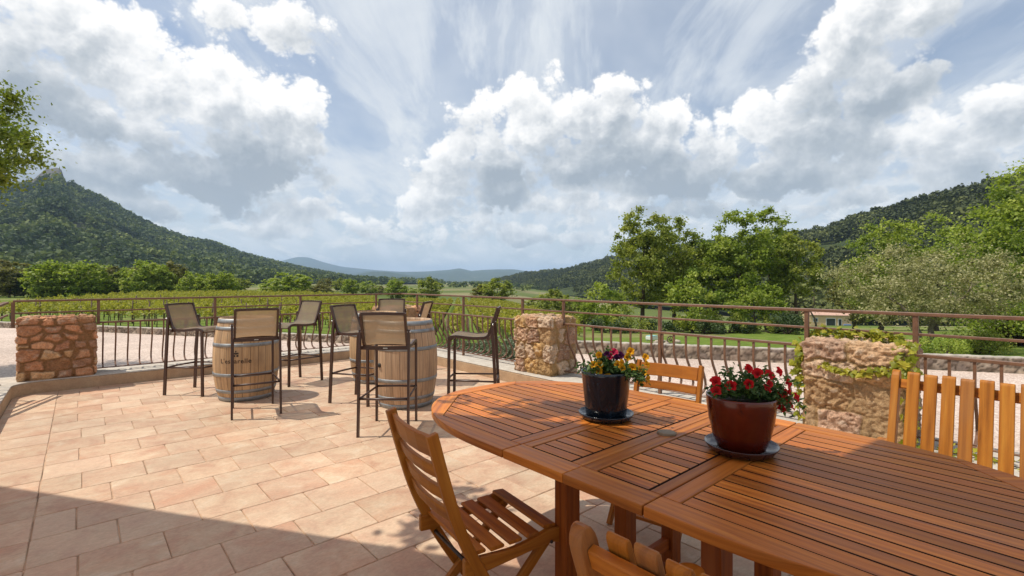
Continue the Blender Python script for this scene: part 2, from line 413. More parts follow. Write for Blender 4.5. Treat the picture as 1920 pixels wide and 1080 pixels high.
def mat_sling():
    m, t, p = new_mat('woven_sling_fabric')
    uv = t.n('ShaderNodeUVMap', uv_map='UVMap').outputs[0]
    wv = t.n('ShaderNodeTexWave', {'Vector': uv, 'Scale': 110.0}, wave_type='BANDS', bands_direction='X').outputs[1]
    wu = t.n('ShaderNodeTexWave', {'Vector': uv, 'Scale': 110.0}, wave_type='BANDS', bands_direction='Y').outputs[1]
    lo = t.noise(uv, 9.0, 3)
    k = t.m('ADD', t.m('MULTIPLY', t.m('MULTIPLY', wv, wu), 0.35), 0.75)
    col = t.v('SCALE', (0.30, 0.265, 0.20), scale=t.m('MULTIPLY', k, t.mr(lo, 0.3, 0.7, 0.9, 1.1)))
    t.put(p.inputs['Base Color'], col); p.inputs['Roughness'].default_value = 0.75
    tl = t.n('ShaderNodeBsdfTranslucent', {'Color': (0.52, 0.31, 0.16, 1)})
    tr = t.n('ShaderNodeBsdfTransparent', {'Color': (0.9, 0.82, 0.7, 1)})
    a = t.n('ShaderNodeMixShader', {0: 0.34}); t.links.new(p.outputs[0], a.inputs[1]); t.links.new(tl.outputs[0], a.inputs[2])
    b = t.n('ShaderNodeMixShader', {0: 0.20}); t.links.new(a.outputs[0], b.inputs[1]); t.links.new(tr.outputs[0], b.inputs[2])
    t.links.new(b.outputs[0], t.nodes['Material Output'].inputs[0])
    return m
M['sling'] = mat_sling()
def mat_tile():
    m, t, p = new_mat('terracotta_flagstone')
    geo = t.n('ShaderNodeNewGeometry'); ri = geo.outputs['Random Per Island']
    ps = t.v('ADD', geo.outputs['Position'], t.comb(t.m('MULTIPLY', ri, 13.0), t.m('MULTIPLY', ri, 29.0), t.m('MULTIPLY', ri, 7.0)))
    a = t.noise(ps, 5.5, 6, 0.6, 0.6); b = t.noise(ps, 2.1, 4, 0.55, 0.8); c = t.noise(ps, 60, 4, 0.6)
    d = t.noise(t.v('MULTIPLY', ps, (1.0, 2.6, 1.0)), 11, 6, 0.65, 1.2)
    col = t.ramp(t.mr(a, 0.28, 0.74), [(0.0, (0.49, 0.275, 0.175)), (0.35, (0.57, 0.375, 0.245)), (0.65, (0.62, 0.45, 0.30)), (1.0, (0.68, 0.545, 0.40))])
    col = t.mix(t.mr(b, 0.53, 0.72, 0, 0.60), col, (0.55, 0.265, 0.150))
    col = t.mix(t.mr(d, 0.57, 0.74, 0, 0.45), col, (0.40, 0.25, 0.17))
    col = t.v('SCALE', col, scale=t.mr(ri, 0, 1, 0.87, 1.04))
    hue = t.m('FRACT', t.m('MULTIPLY', ri, 23.0))
    col = t.mix(t.mr(hue, 0.5, 1.0, 0, 0.40), col, (0.65, 0.49, 0.35)); col = t.mix(t.mr(hue, 0.35, 0.0, 0, 0.32), col, (0.58, 0.36, 0.25))
    fine = t.noise(t.v('MULTIPLY', ps, (1.0, 2.2, 1.0)), 34, 5, 0.7, 0.8)
    col = t.v('SCALE', col, scale=t.mr(fine, 0.32, 0.68, 0.86, 1.07)); col = t.v('SCALE', col, scale=t.mr(c, 0.3, 0.7, 0.92, 1.04))
    wide = t.noise(geo.outputs['Position'], 0.9, 5, 0.62, 0.6)
    col = t.v('SCALE', col, scale=t.mr(wide, 0.35, 0.65, 0.86, 1.03))
    spot = t.noise(geo.outputs['Position'], 3.3, 6, 0.7, 0.4)
    col = t.mix(t.mr(spot, 0.62, 0.72, 0, 0.45), col, (0.33, 0.21, 0.145))
    t.put(p.inputs['Base Color'], col)
    t.put(p.inputs['Roughness'], t.mr(a, 0.3, 0.7, 0.52, 0.72)); p.inputs['Specular IOR Level'].default_value = 0.35
    t.put(p.inputs['Normal'], t.bump(t.m('ADD', t.m('MULTIPLY', d, 0.8), t.m('MULTIPLY', c, 0.35)), 0.35, 0.004))
    return m
M['tile'] = mat_tile()
M['mortar'] = simple('sandy_grout', (0.42, 0.30, 0.205), 0.9, 0, 0.2, 0, 0.65, 4, 0.4)
def mat_vcol(name, rough=0.85, bump=0.5, scale=70, fine=0.25):
    m, t, p = new_mat(name)
    vc = t.n('ShaderNodeAttribute', attribute_name='col').outputs[0]
    ob = t.n('ShaderNodeTexCoord').outputs['Object']
    a = t.noise(ob, scale, 6, 0.65); b = t.noise(ob, scale * 0.22, 5, 0.6, 0.6)
    col = t.v('SCALE', vc, scale=t.mr(a, 0.3, 0.7, 1 - fine, 1 + fine))
    col = t.v('SCALE', col, scale=t.mr(b, 0.3, 0.7, 0.80, 1.16))
    t.put(p.inputs['Base Color'], col); p.inputs['Roughness'].default_value = rough; p.inputs['Specular IOR Level'].default_value = 0.25
    t.put(p.inputs['Normal'], t.bump(t.m('ADD', a, b), bump, 0.012))
    return m
M['stone'] = mat_vcol('rubble_stone', 0.85, 0.85, 60, 0.32)
def mat_kerb(name, c1, c2, stain):
    m, t, p = new_mat(name)
    ps = t.n('ShaderNodeNewGeometry').outputs['Position']
    a = t.noise(ps, 7, 6, 0.65); b = t.noise(ps, 50, 4, 0.6); c = t.noise(t.v('MULTIPLY', ps, (1, 1, 0.3)), 3, 5, 0.6, 0.5)
    col = t.ramp(t.mr(a, 0.3, 0.7), [(0.0, c1), (1.0, c2)])
    col = t.mix(t.mr(c, 0.55, 0.75, 0, 0.5), col, stain)
    col = t.v('SCALE', col, scale=t.mr(b, 0.3, 0.7, 0.88, 1.06))
    t.put(p.inputs['Base Color'], col); p.inputs['Roughness'].default_value = 0.85; p.inputs['Specular IOR Level'].default_value = 0.2
    t.put(p.inputs['Normal'], t.bump(t.m('ADD', b, a), 0.35, 0.006))
    return m
M['kerb'] = mat_kerb('kerb_render', (0.40, 0.265, 0.16), (0.52, 0.37, 0.23), (0.30, 0.22, 0.16))
M['kerb_top'] = mat_kerb('pale_kerb_top', (0.42, 0.37, 0.31), (0.60, 0.55, 0.47), (0.34, 0.28, 0.22))
def mat_gravel():
    m, t, p = new_mat('pale_gravel')
    ps = t.n('ShaderNodeNewGeometry').outputs['Position']
    v = t.vor(ps, 26.0, 'F1'); a = t.noise(ps, 0.35, 5, 0.6); b = t.noise(ps, 9, 5, 0.7)
    g = t.n('ShaderNodeSeparateColor', {0: v.outputs['Color']}).outputs[0]
    col = t.ramp(g, [(0.0, (0.41, 0.305, 0.245)), (0.5, (0.58, 0.455, 0.38)), (1.0, (0.70, 0.585, 0.50))])
    col = t.v('SCALE', col, scale=t.mr(a, 0.35, 0.65, 0.86, 1.06)); col = t.v('SCALE', col, scale=t.mr(b, 0.3, 0.7, 0.85, 1.08))
    t.put(p.inputs['Base Color'], col); p.inputs['Roughness'].default_value = 0.9; p.inputs['Specular IOR Level'].default_value = 0.2
    t.put(p.inputs['Normal'], t.bump(v.outputs['Distance'], 0.7, 0.02))
    return m
M['gravel'] = mat_gravel()
def mat_ground():
    m, t, p = new_mat('meadow_and_fields')
    ps = t.n('ShaderNodeNewGeometry').outputs['Position']
    a = t.noise(ps, 0.055, 5, 0.6, 0.4); b = t.noise(ps, 0.9, 6, 0.65); c = t.noise(ps, 12, 4, 0.65)
    grass = t.ramp(t.mr(b, 0.28, 0.72), [(0.0, (0.085, 0.125, 0.020)), (0.5, (0.135, 0.195, 0.030)), (1.0, (0.205, 0.245, 0.052))])
    dry = t.ramp(t.mr(b, 0.3, 0.7), [(0.0, (0.19, 0.175, 0.065)), (1.0, (0.31, 0.265, 0.13))])
    col = t.mix(t.mr(a, 0.50, 0.68, 0, 0.8, True), grass, dry)
    cc = t.n('ShaderNodeVectorMath', operation='LENGTH'); t.put(cc.inputs[0], ps)
    far = t.mr(cc.outputs['Value'], 110, 190, 0, 1, True)
    fl = t.vor(t.v('MULTIPLY', ps, (0.012, 0.020, 0)), 1.0, 'F1')
    fg = t.n('ShaderNodeSeparateColor', {0: fl.outputs['Color']}).outputs[1]
    fcol = t.ramp(fg, [(0.0, (0.075, 0.105, 0.028)), (0.45, (0.12, 0.14, 0.045)), (0.55, (0.30, 0.25, 0.15)), (1.0, (0.22, 0.19, 0.10))])
    col = t.mix(t.m('MULTIPLY', far, 0.75), col, fcol)
    col = t.v('SCALE', col, scale=t.mr(c, 0.3, 0.7, 0.68, 1.2))
    t.put(p.inputs['Base Color'], col); p.inputs['Roughness'].default_value = 0.95; p.inputs['Specular IOR Level'].default_value = 0.1
    t.put(p.inputs['Normal'], t.bump(t.m('ADD', c, b), 0.6, 0.06))
    return m
M['ground'] = mat_ground()
def mat_leaf(name, dark, mid, light, trans=0.35, rough=0.55):
    m, t, p = new_mat(name)
    va = t.n('ShaderNodeAttribute', attribute_name='var').outputs['Fac']
    col = t.ramp(va, [(0.0, dark), (0.5, mid), (1.0, light)])
    t.put(p.inputs['Base Color'], col); p.inputs['Roughness'].default_value = rough; p.inputs['Specular IOR Level'].default_value = 0.3
    tl = t.n('ShaderNodeBsdfTranslucent'); t.put(tl.inputs[0], t.v('MULTIPLY', col, (1.25, 1.35, 0.7)))
    a = t.n('ShaderNodeMixShader', {0: trans}); t.links.new(p.outputs[0], a.inputs[1]); t.links.new(tl.outputs[0], a.inputs[2])
    t.links.new(a.outputs[0], t.nodes['Material Output'].inputs[0])
    return m
M['leaf_oak'] = mat_leaf('oak_leaves', (0.105, 0.140, 0.022), (0.240, 0.275, 0.042), (0.400, 0.405, 0.085), 0.42)
M['leaf_bright'] = mat_leaf('bright_leaves', (0.110, 0.160, 0.020), (0.235, 0.300, 0.036), (0.380, 0.420, 0.075), 0.42)
M['leaf_lime'] = mat_leaf('lime_leaves', (0.139, 0.202, 0.028), (0.271, 0.333, 0.046), (0.419, 0.442, 0.085))
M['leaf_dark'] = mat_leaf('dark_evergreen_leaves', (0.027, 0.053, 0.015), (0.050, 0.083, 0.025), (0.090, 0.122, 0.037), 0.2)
M['leaf_olive'] = mat_leaf('olive_leaves', (0.190, 0.190, 0.078), (0.300, 0.285, 0.125), (0.430, 0.395, 0.205), 0.28)
#(0.165, 0.160, 0.075), (0.231, 0.222, 0.106), (0.356, 0.331, 0.188), 0.25)
M['leaf_rust'] = mat_leaf('brownish_leaves', (0.115, 0.108, 0.030), (0.196, 0.182, 0.043), (0.270, 0.250, 0.074), 0.3)
M['leaf_forest'] = mat_leaf('hillside_canopy', (0.036, 0.060, 0.022), (0.086, 0.120, 0.033), (0.220, 0.250, 0.060), 0.15, 0.8)
M['leaf_pine'] = mat_leaf('pine_canopy', (0.032, 0.046, 0.016), (0.068, 0.084, 0.025), (0.150, 0.165, 0.044), 0.12, 0.8)
M['leaf_vine'] = mat_leaf('grapevine_leaves', (0.20, 0.20, 0.024), (0.34, 0.315, 0.045), (0.46, 0.41, 0.10), 0.4)
#(0.149, 0.172, 0.023), (0.265, 0.282, 0.039), (0.391, 0.374, 0.086), 0.4)
M['leaf_lav'] = mat_leaf('lavender_leaves', (0.083, 0.110, 0.055), (0.138, 0.171, 0.094), (0.209, 0.237, 0.149), 0.2)
M['leaf_creeper'] = mat_leaf('creeper_leaves', (0.187, 0.220, 0.020), (0.330, 0.330, 0.031), (0.484, 0.429, 0.055), 0.45, 0.4)
M['leaf_pot'] = mat_leaf('petunia_leaves', (0.033, 0.077, 0.018), (0.061, 0.121, 0.028), (0.110, 0.182, 0.050), 0.3)
M['bark'] = simple('rough_bark', (0.085, 0.062, 0.042), 0.9, 0, 0.2, 0, 0.4, 9, 0.8)
M['bark_pale'] = simple('pale_grey_bark', (0.22, 0.18, 0.13), 0.9, 0, 0.2, 0, 0.35, 12, 0.8)
M['soil'] = simple('potting_soil', (0.05, 0.034, 0.022), 0.95, 0, 0.2, 0, 0.4, 80, 0.8)
def mat_hill(name, c1, c2, c3, rock):
    m, t, p = new_mat(name)
    geo = t.n('ShaderNodeNewGeometry'); ps = geo.outputs['Position']
    a = t.noise(ps, 0.012, 7, 0.65); b = t.noise(ps, 0.10, 5, 0.7); r = t.noise(ps, 0.006, 6, 0.7, 0.6)
    col = t.ramp(t.m('ADD', t.m('MULTIPLY', a, 0.5), t.m('MULTIPLY', b, 0.5)), [(0.3, c1), (0.5, c2), (0.72, c3)])
    col = t.mix(t.mr(r, 0.60, 0.70, 0, 0.8), col, rock)
    cl = t.n('ShaderNodeAttribute', attribute_name='rock').outputs['Fac']
    col = t.mix(cl, col, t.v('SCALE', rock, scale=t.mr(b, 0.3, 0.7, 0.5, 1.3)))
    t.put(p.inputs['Base Color'], col); p.inputs['Roughness'].default_value = 0.95; p.inputs['Specular IOR Level'].default_value = 0.1
    t.put(p.inputs['Normal'], t.bump(b, 1.0, 4.0))
    return m
M['hill'] = mat_hill('scrubby_hillside', (0.024, 0.040, 0.015), (0.048, 0.065, 0.022), (0.085, 0.10, 0.034), (0.13, 0.125, 0.115))
M['far'] = mat_hill('distant_wooded_ridge', (0.020, 0.034, 0.016), (0.034, 0.05, 0.022), (0.06, 0.072, 0.032), (0.12, 0.12, 0.10))

# ================================================================== TERRACE
def build_terrace():
    mb = MB(); rnd = random.Random(3)
    x0, x1, y0, y1 = -0.6, 4.4, -5.0, 8.38
    mb.cur = 1
    mb.add([(x0, y0, -0.007), (x1, y0, -0.007), (x1, y1, -0.007), (x0, y1, -0.007)], [(0, 1, 2, 3)])
    mb.cur = 0
    def tile(a, b, c, d):
        if b - a < 0.03 or d - c < 0.03: return
        g = 0.0020; e = 0.0035
        a += g + rnd.uniform(-1, 1.6) * 0.0012; b -= g + rnd.uniform(-1, 1.6) * 0.0012
        c += g + rnd.uniform(-1, 1.6) * 0.0012; d -= g + rnd.uniform(-1, 1.6) * 0.0012
        zs = [rnd.uniform(-0.0012, 0.0012) for _ in range(4)]
        cx = rnd.uniform(0.004, 0.009)
        # worn outline: eight points with slightly nibbled corners
        top = [(a + cx, c), (b - cx, c), (b, c + cx), (b, d - cx), (b - cx, d), (a + cx, d), (a, d - cx), (a, c + cx)]
        def zt(x, y):
            u = (x - a) / (b - a); v = (y - c) / (d - c)
            return zs[0] * (1 - u) * (1 - v) + zs[1] * u * (1 - v) + zs[2] * u * v + zs[3] * (1 - u) * v
        mx, my = (a + b) / 2, (c + d) / 2
        inn = [(x + (e if x < mx else -e), y + (e if y < my else -e)) for x, y in top]
        vs = [(x, y, zt(x, y)) for x, y in inn] + [(x, y, zt(x, y) - 0.004) for x, y in top] + [(x, y, -0.02) for x, y in top]
        fs = [tuple(range(8))]
        for k in range(8):
            j = (k + 1) % 8; fs.append((8 + k, 8 + j, j, k)); fs.append((16 + k, 16 + j, 8 + j, 8 + k))
        mb.add(vs, fs)
    P = 0.35; L = 0.367
    k0 = math.floor((y0 - 2.947) / P)
    for k in range(k0, 40):
        c = 2.947 + k * P; d = min(c + P, y1); c = max(c, y0)
        if c >= y1: break
        off = (0.0 if k % 2 == 0 else -0.183) + rnd.uniform(-0.02, 0.02)
        xs = [-0.2]; x = off
        while x < x1:
            if x > -0.2 + 0.06: xs.append(x + rnd.uniform(-0.012, 0.012))
            x += L
        if x1 - xs[-1] < 0.06: xs.pop()
        xs.append(x1)
        for a, b in zip(xs[:-1], xs[1:]): tile(a, b, c, d)
        tile(x0, -0.2, c, d)
    o = mb.build('terrace', [M['tile'], M['mortar']]); tag(o, kind='structure')
build_terrace()

def kerb():
    f = 0.26
    pts = [(-1.15, -5), (-0.6, -5)] + [(-0.6 + f - f * math.cos(a), 8.38 - f + f * math.sin(a)) for a in [rad(k * 9) for k in range(11)]]
    pts += [(4.4, 8.38), (4.4, -5), (5.05, -5), (5.05, 8.95), (-1.15, 8.95)]
    root = empty('kerb_wall'); tag(root, 'low ochre rendered kerb with a paler top edging the tiled terrace', 'kerb')
    mb = MB(); mb.prism(pts, -1.7, 0.138); mb.build('wall', M['kerb'], root, bevel=0.012)
    g = 0.006
    mb = MB(); mb.prism(pts, 0.138, 0.152); mb.build('kerb_top', M['kerb_top'], root, bevel=0.006)  # top slab in a paler tone than the sides
    return root
kerb()

# ------------------------------------------------------------------ iron railing
def railing(label, P0, along, out, L, posts, skips, height_top=1.145, ext=(0.0, 0.0)):
    """P0 start; along / out unit directions; balusters except in skip ranges"""
    root = empty('terrace_railing', (P0[0], P0[1], 0.15)); tag(root, label, 'railing', 'brown iron railings round the terrace')
    A = Vector((along[0], along[1], 0)); O = Vector((out[0], out[1], 0)); Z = Vector((0, 0, 1))
    def q(s, o, z): return A * s + O * o + Z * (z - 0.15)
    m = MB(); m.board(q(-ext[0], 0, height_top - 0.013), q(L + ext[1], 0, height_top - 0.013), 0.050, 0.026, Z, 0.004); m.build('top_rail', M['rail'], root)
    m = MB(); m.board(q(0, 0, 0.98), q(L, 0, 0.98), 0.024, 0.020, Z, 0.003); m.build('mid_rail', M['rail'], root)
    gaps = []; s0 = 0
    for a, b in skips: gaps.append((s0, a)); s0 = b
    gaps.append((s0, L)); gaps = [(a, b) for a, b in gaps if b - a > 0.1]
    for a, b in gaps:
        m = MB(); m.board(q(a, 0, 0.822), q(b, 0, 0.822), 0.038, 0.024, Z, 0.003); m.build('hand_rail', M['rail'], root)
        m = MB(); m.board(q(a, 0, 0.205), q(b, 0, 0.205), 0.030, 0.012, Z, 0.003); m.build('bottom_rail', M['rail'], root)
    for s in posts:
        low = 0.15
        for a, b in skips:
            if a - 0.02 <= s <= b + 0.02: low = 0.80
        m = MB(); m.board(q(s, 0, low), q(s, 0, height_top - 0.026), 0.034, 0.034, O, 0.003); m.build('post', M['rail'], root)
    prof = [(0, .815), (0, .66), (.010, .60), (.036, .54), (.078, .475), (.118, .41), (.146, .35), (.155, .30), (.140, .258), (.105, .232), (.055, .217), (0.0, .211)]
    proto = None
    for a, b in gaps:
        n = max(1, round((b - a) / 0.137))
        for k in range(n):
            s = a + (k + 0.5) * (b - a) / n
            if proto is None:
                m = MB(); m.tube([q(0, o, z) for o, z in prof], 0.008, flat=(0.0092, 0.0092), up=(along[0], along[1], 0))
                proto = m.build('baluster', M['rail'], root); bo = proto
            else:
                bo = proto.copy(); COL.objects.link(bo)
            bo.location = A * s
    return root
Yb = 8.65; Xr = 4.75; Xl = -0.62
railing('brown iron railing with bellied bars along the left, vineyard side of the terrace', (Xl, Yb), (1, 0), (0, 1), Xr - Xl,
        [0.0, 0.81, 2.18, 3.45, 4.84], [(-0.1, 0.79), (4.84, 5.5)])
railing('brown iron railing with bellied bars along the right, gravel yard side of the terrace', (Xr, Yb), (0, -1), (1, 0), 10.6,
        [0.61, 2.09, 3.53, 4.32, 5.74, 7.18, 7.92, 9.2, 10.56], [(-0.1, 0.62), (3.62, 4.33), (7.21, 7.91)])
sr = railing('short brown iron railing dropping away at the far left end behind the shaded pillar', (Xl, Yb - 0.05), (-0.287, -0.958), (-0.958, 0.287), 1.45, [1.43], [(-0.1, 0.30)])
sr.rotation_mode = 'QUATERNION'; sr.rotation_quaternion = Matrix.Rotation(rad(9), 3, Vector((0.958, -0.287, 0))).to_quaternion()

# ------------------------------------------------------------------ rubble stone pillars
def stone_mass(name, size, seed, palette, mortar, step=0.011, bulge=0.022, rows=5, rough=0.010, wid=(0.12, 0.28), bury=0.15, freq=1.0):
    """box of rubble stone: grid skin pushed out stone by stone, mortar left behind"""
    sx, sy, sz = size; rng = np.random.default_rng(seed)
    nx, ny, nz = (max(2, int(round(k / step))) for k in size)
    idx = {}; V = []; Fc = []
    def vid(i, j, k):
        key = (i, j, k)
        if key not in idx: idx[key] = len(V); V.append((i / nx * sx - sx / 2, j / ny * sy - sy / 2, k / nz * sz))
        return idx[key]
    for i in range(nx):
        for k in range(nz):
            Fc.append((vid(i, 0, k), vid(i + 1, 0, k), vid(i + 1, 0, k + 1), vid(i, 0, k + 1)))
            Fc.append((vid(i + 1, ny, k), vid(i, ny, k), vid(i, ny, k + 1), vid(i + 1, ny, k + 1)))
    for j in range(ny):
        for k in range(nz):
            Fc.append((vid(0, j + 1, k), vid(0, j, k), vid(0, j, k + 1), vid(0, j + 1, k + 1)))
            Fc.append((vid(nx, j, k), vid(nx, j + 1, k), vid(nx, j + 1, k + 1), vid(nx, j, k + 1)))
    for i in range(nx):
        for j in range(ny):
            Fc.append((vid(i, j, nz), vid(i + 1, j, nz), vid(i + 1, j + 1, nz), vid(i, j + 1, nz)))
    V = np.array(V); Fc = np.array(Fc)
    # stones laid in uneven courses
    pts = []; z = -0.02; r = 0
    hs = rng.uniform(0.75, 1.25, rows); hs = hs / hs.sum() * (sz + 0.04)
    for h in hs:
        x = -sx / 2 - rng.uniform(0, 0.12)
        while x < sx / 2 + 0.1:
            w = rng.uniform(*wid)
            yy = -sy / 2
            while yy < sy / 2 + 0.1:
                wy = rng.uniform(*wid)
                pts.append((x + w / 2, yy + wy / 2, z + h / 2 + rng.uniform(-.025, .025))); yy += wy
            x += w
        z += h
    pts = np.array(pts); sc3 = np.array([0.78, 0.78, 1.25])
    warp = np.array([[mnoise.noise(Vector((p[0] * 7 + seed, p[1] * 7, p[2] * 7 + c * 17))) for c in range(3)] for p in V]) * 0.032
    Q = (V + warp) * sc3
    d = np.full((len(V), 2), 9.0); who = np.zeros(len(V), int)
    for a in range(0, len(V), 4000):
        D = (np.abs(Q[a:a + 4000, None, :] - (pts * sc3)[None]) ** 3.2).sum(2) ** (1 / 3.2)
        o = np.argpartition(D, 1, axis=1)[:, :2]; dd = np.take_along_axis(D, o, 1); sw = dd[:, 0] > dd[:, 1]
        o[sw] = o[sw][:, ::-1]; dd = np.sort(dd, 1); d[a:a + 4000] = dd; who[a:a + 4000] = o[:, 0]
    e = d[:, 1] - d[:, 0]
    s1 = np.clip((e - 0.011) / 0.012, 0, 1); s1 = s1 * s1 * (3 - 2 * s1)
    buried = rng.random(len(pts)) < bury                 # stones smeared over with mortar
    s1 = s1 * np.where(buried[who], 0.25, 1.0)
    fn = np.array([mnoise.fractal(Vector((p[0] * 16 * freq, p[1] * 16 * freq + seed * 3, p[2] * 16 * freq)), 0.75, 2.1, 5) for p in V])
    fn2 = np.array([mnoise.turbulence(Vector((p[0] * 9 * freq + seed, p[1] * 9 * freq, p[2] * 12 * freq)), 5, True) for p in V])
    amt = rng.uniform(0.45, 1.25, len(pts))[who]
    disp = s1 * bulge * (amt - 0.35) + fn * rough * (0.8 + s1) + (fn2 - 0.5) * rough * 1.5 * (0.3 + s1) - 0.012 * (1 - s1) - 0.002
    h = np.array([sx / 2, sy / 2, sz / 2]); rel = (V - np.array([0, 0, sz / 2])) / h
    nrm = np.sign(rel) * np.abs(rel) ** 9; nrm /= np.linalg.norm(nrm, axis=1, keepdims=True)
    edge = np.sort(np.abs(rel), axis=1)[:, 1]; disp = disp - np.clip((edge - 0.90) / 0.10, 0, 1) ** 2 * 0.022 * (0.5 + rng.random(len(pts))[who])
    V2 = V + nrm * disp[:, None]
    V2[V[:, 2] < 1e-6, 2] = 0.0
    pal = np.array(palette); pc = pal[rng.integers(0, len(pal), len(pts))] * rng.uniform(0.8, 1.15, (len(pts), 1))
    cst = pc[who] * (1 + 0.5 * fn[:, None] * 0.35)
    lich = np.clip((fn2 - 0.62) / 0.2, 0, 1)[:, None] * 0.5
    cst = cst * (1 - lich) + np.array([0.52, 0.42, 0.32]) * lich
    col = np.array(mortar) * (1 - s1[:, None]) + cst * s1[:, None]
    return np_mesh(name, V2, Fc, M['stone'], attrs={'col': np.clip(col, 0.02, 0.9)}, smooth=False)
def pillar(loc, size, seed, label, palette, mortar, **k):
    o = stone_mass('stone_pillar', size, seed, palette, mortar, **k)
    o.location = loc; tag(o, label, 'pillar', 'rubble stone pillars on the terrace kerb'); return o
pinks = [(0.46, 0.29, 0.18), (0.42, 0.245, 0.14), (0.51, 0.365, 0.245), (0.47, 0.285, 0.115), (0.38, 0.23, 0.15)]
reds = [(0.54, 0.26, 0.135), (0.58, 0.31, 0.17), (0.47, 0.23, 0.13), (0.55, 0.34, 0.18), (0.41, 0.23, 0.14)]
pillar((-0.205, 8.66, 0.15), (0.74, 0.50, 0.775), 5, 'shaded reddish stone pillar at the left end of the terrace', reds, (0.24, 0.125, 0.055), rows=7, bulge=0.012, rough=0.008, step=0.009, wid=(0.10, 0.26), bury=0.18)
pillar((4.76, 4.675, 0.15), (0.52, 0.71, 0.755), 12, 'sunlit square pinkish stone pillar between the lone bar stool and the blue pot', pinks, (0.36, 0.225, 0.10), rows=4, bulge=0.016, rough=0.011, freq=1.15, step=0.008, wid=(0.14, 0.30), bury=0.08)
pillar((4.78, 1.09, 0.15), (0.56, 0.70, 0.755), 23, 'wide craggy stone pillar draped with yellow green creeper beside the slatted armchair', [(0.45, 0.29, 0.165), (0.42, 0.26, 0.13), (0.49, 0.345, 0.23), (0.40, 0.255, 0.17)], (0.33, 0.215, 0.105), rows=4, bulge=0.010, rough=0.012, freq=1.25, step=0.008, wid=(0.2, 0.42), bury=0.15)
pillar((4.60, 8.40, 0.15), (0.80, 0.74, 0.75), 31, 'small looking stone pillar in the far corner of the terrace behind the barrels', reds + pinks, (0.36, 0.22, 0.12), rows=5, step=0.018)

# ================================================================== BARRELS
def barrel(loc, rz, oak, label, seed, mark=None, bung=True):
    root = empty('wine_barrel', loc, rz); tag(root, label, 'barrel', 'oak barrels used as standing tables')
    Hh, rh, rb = 0.95, 0.285, 0.352
    def R(z): u = (z / Hh - 0.5) * 2; return rb - (rb - rh) * (abs(u) ** 2.1)
    m = MB(); n = 78; zs = [0.0] + [Hh * k / 26 for k in range(1, 26)] + [Hh]
    prof = [(R(0) - 0.022, 0.035), (R(0) - 0.022, 0.0)] + [(R(z), z) for z in zs] + [(R(Hh) - 0.022, Hh), (R(Hh) - 0.024, Hh - 0.035)]
    m.lathe(prof, n); m.build('staves', oak, root)
    m = MB(); rr = R(Hh) - 0.024; k = 7                   # head boards
    for i in range(k):
        a = -rr + 2 * rr * i / k + 0.0015; b = -rr + 2 * rr * (i + 1) / k - 0.0015
        pts = []
        for x in (a, b):
            pts.append((x, math.sqrt(max(rr * rr - x * x, 0.0))))
        arc = [(a + (b - a) * j / 6) for j in range(7)]
        top = [(x, math.sqrt(max(rr * rr - x * x, 1e-6))) for x in arc]; bot = [(x, -y) for x, y in reversed(top)]
        m.prism([p for p in reversed(top)] + [p for p in reversed(bot)], Hh - 0.05, Hh - 0.028 + (i % 2) * 0.0015, (0, 1))
    m.build('barrel_head', M['oak_head'], root)
    for a, b in ((0.004, 0.052), (0.100, 0.138), (0.292, 0.330), (0.632, 0.672), (0.822, 0.860), (0.900, 0.948)):
        m = MB(); m.lathe([(R(a) + 0.0005, a), (R(a) + 0.0045, a + 0.001), (R((a + b) / 2) + 0.0045, (a + b) / 2), (R(b) + 0.0045, b - 0.001), (R(b) + 0.0005, b)], n)
        an = rad(40 + seed * 50 + a * 300)
        for da in (-0.03, 0.03):
            mb_c = Vector((math.cos(an + da), math.sin(an + da), 0)) * (R((a + b) / 2) + 0.005) + Vector((0, 0, (a + b) / 2))
            m.tube([mb_c, mb_c + Vector((math.cos(an), math.sin(an), 0)) * 0.003], 0.006, 8)
        m.build('hoop', M['hoop'], root)
    if bung:
        d = Vector((1, 0, 0)); c = Vector((R(0.475), 0, 0.475))
        m = MB(); m.tube([c - d * 0.01, c + d * 0.006, c + d * 0.018], [0.026, 0.025, 0.019], 14); m.build('bung', M['rubber'], root)
    if mark:
        an0, parts = mark
        for nm, bm_v, bm_f in parts:
            vs = []
            for x, y in bm_v:
                z = y; r = R(z) + 0.0016; a = an0 + x / r; vs.append((r * math.cos(a), r * math.sin(a), z))
            mm = MB(); mm.add(vs, bm_f); mm.build(nm, M['ink'], root)
    return root
M['rubber'] = simple('dark_bung', (0.02, 0.018, 0.016), 0.6)
M['ink'] = simple('branded_ink', (0.055, 0.036, 0.026), 0.8)
def text_flat(body, size, x0, y0, shear=0.0, yscale=1.0):
    """lettering as flat polygons (x along, y up)"""
    cu = bpy.data.curves.new('lettering', 'FONT'); cu.body = body; cu.size = size; cu.align_x = 'CENTER'; cu.resolution_u = 3; cu.shear = shear; cu.offset = size * 0.012; cu.space_character = 1.08
    o = bpy.data.objects.new('lettering', cu); COL.objects.link(o)
    dg = bpy.context.evaluated_depsgraph_get(); me = bpy.data.meshes.new_from_object(o.evaluated_get(dg))
    vs = [(v.co.x + x0, v.co.y * yscale + y0) for v in me.vertices]; fs = [tuple(p.vertices) for p in me.polygons]
    bpy.data.objects.remove(o); bpy.data.curves.remove(cu); bpy.data.meshes.remove(me)
    return vs, fs
